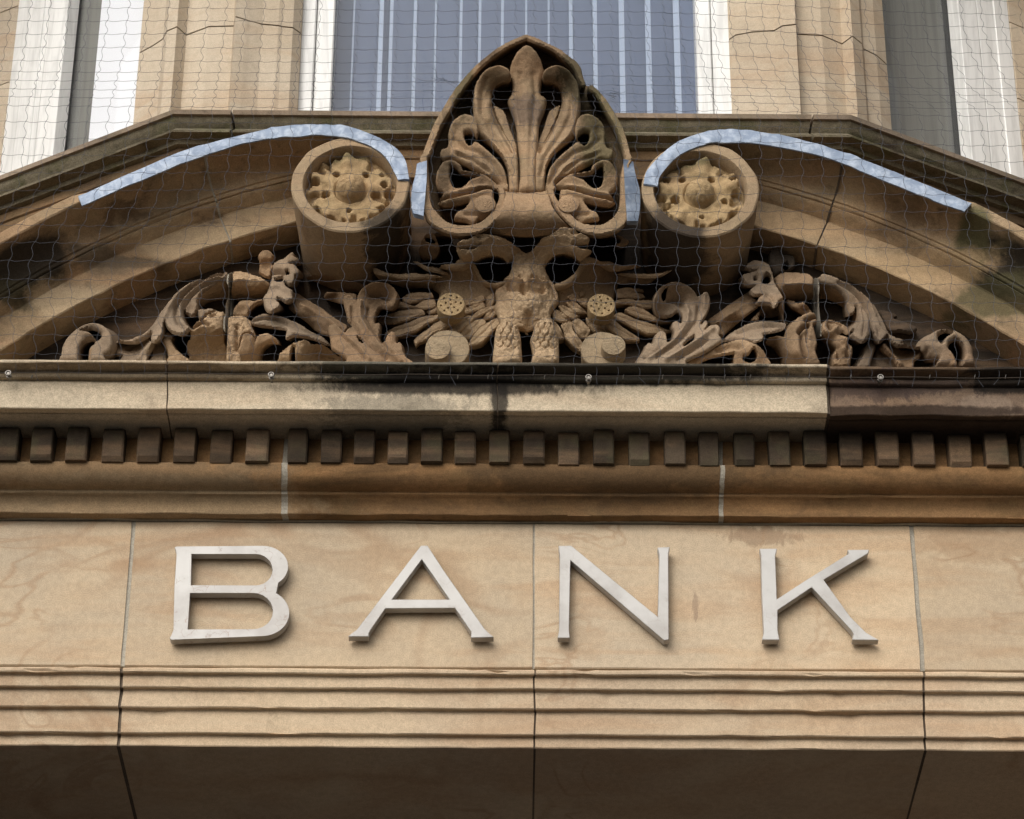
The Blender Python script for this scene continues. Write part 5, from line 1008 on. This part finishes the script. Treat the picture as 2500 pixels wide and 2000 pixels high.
for i in range(NU0, NU1+1):
    pts = []; ph = rnd.uniform(0, 6.28)
    for j in range(0, NS):
        for q in range(6):
            f = q/6; s = (j+f)*cell; u = i*cell+.0036*math.sin(2*math.pi*f)*(1+.35*math.sin(j*1.7+ph)); pts.append(net_pt(u, s))
    if rnd.random() < .6: pts = [net_pt(i*cell+rnd.uniform(-.02, .02), -.012-rnd.random()*.02)]+pts
    strand(nb, pts)
for j in range(1, NS):
    pts = []
    for i in range(NU0, NU1):
        for q in range(4):
            f = q/4; pts.append(net_pt((i+f)*cell, j*cell-.0035*math.sin(math.pi*f)-.0015*math.sin(2*math.pi*f)))
    strand(nb, pts)
for i in range(NU0, NU1+1):
    for j in range(1, NS):
        c = net_pt(i*cell, j*cell); r = .0014
        nb.add([c+Vector(d)*r for d in ((1,0,0),(-1,0,0),(0,1,0),(0,-1,0),(0,0,1.3),(0,0,-1.3))], [(0,2,4),(2,1,4),(1,3,4),(3,0,4),(2,0,5),(1,2,5),(3,1,5),(0,3,5)])
NT_ = empty('bird_net', P(1283, 917, -.277), 'fine dark bird net stretched over the pediment and the bay windows', 'net')
nb.build('mesh', M['net'], NT_)
# tangles where the net was cut round the palmette
for (px, py, k_) in ((1072, 195, 5), (1500, 235, 6)):
    c = P(px, py, -.30); tb = MB()
    for q in range(k_*2):
        a = c+Vector((rnd.uniform(-.012, .012), rnd.uniform(-.01, .01), rnd.uniform(-.012, .012))); an = rnd.uniform(0, 6.28); L = rnd.uniform(.015, .05)
        b_ = a+Vector((math.cos(an)*L*1.3, rnd.uniform(-.01, .01), math.sin(an)*L*.7-.005)); m_ = (a+b_)/2+Vector((rnd.uniform(-.014, .014), 0, rnd.uniform(-.014, .014)))
        strand(tb, [a*(1-t)**2+m_*2*t*(1-t)+b_*t*t for t in (0, .2, .4, .6, .8, 1)], .0005)
    tb.build('tangle', M['net'], NT_)
wb = MB(); strand(wb, [Vector((x/20, -.278, NETP[0][1]+.0015*math.sin(x))) for x in range(-36, 37)], .0013); wb.build('edge_wire', M['dark_metal'], NT_)
# hog rings clip the net to the wire
for i, px in enumerate((78, 1072, 1118, 1192, 1330, 1522, 1618, 1718, 1770, 1832, 1976, 2078, 2270, 2380, 2455)):
    c = P(px, 920, -.279); mb = MB(); hr = []
    for q in range(9):
        a = 2*math.pi*q/9; hr.append(c+Vector((.0015*math.sin(a), .004*math.cos(a), .006*math.sin(a))))
    strand(mb, hr+[hr[0]], .0011); mb.build('clip', M['steel'], NT_)
EB = [('eye bolt in the cornice below the left end curl of the carving', 20, 911), ('eye bolt in the cornice below the left broken leaf carving', 662, 915), ('eye bolt in the black-stained cornice right of the eagle', 1437, 921), ('eye bolt in the weathered brown cornice stone at right', 2150, 921)]
for lab, px, py in EB:
    c = P(px, py, -.284); e = empty('eye_bolt', c+Vector((0, .03, -.01)), 'steel '+lab, 'bolt', 'eye bolts holding the net wire')
    mb = MB(); rg = []
    for q in range(17):
        a = 2*math.pi*q/16; rg.append([c+Vector(((.0068+.0024*math.cos(w))*math.cos(a), .0026*math.sin(w), (.0068+.0024*math.cos(w))*math.sin(a))) for w in (0, 1.05, 2.1, 3.14, 4.2, 5.24)])
    mb.ring_surface(rg, caps=False).build('eye', M['steel'], e, smooth=True)
    mb = MB(); mb.ring_surface([[c+Vector((r*math.cos(a), y, r*math.sin(a))) for a in [k2*.7854 for k2 in range(8)]] for y, r in ((.0, .0035), (.035, .0035))]).build('shank', M['steel'], e, smooth=True, angle=40)
    mb = MB(); mb.ring_surface([[c+Vector((r*math.cos(a), y, r*math.sin(a))) for a in [k2*1.0472 for k2 in range(6)]] for y, r in ((.012, .0075), (.019, .0075))]).build('nut', M['steel'], e)
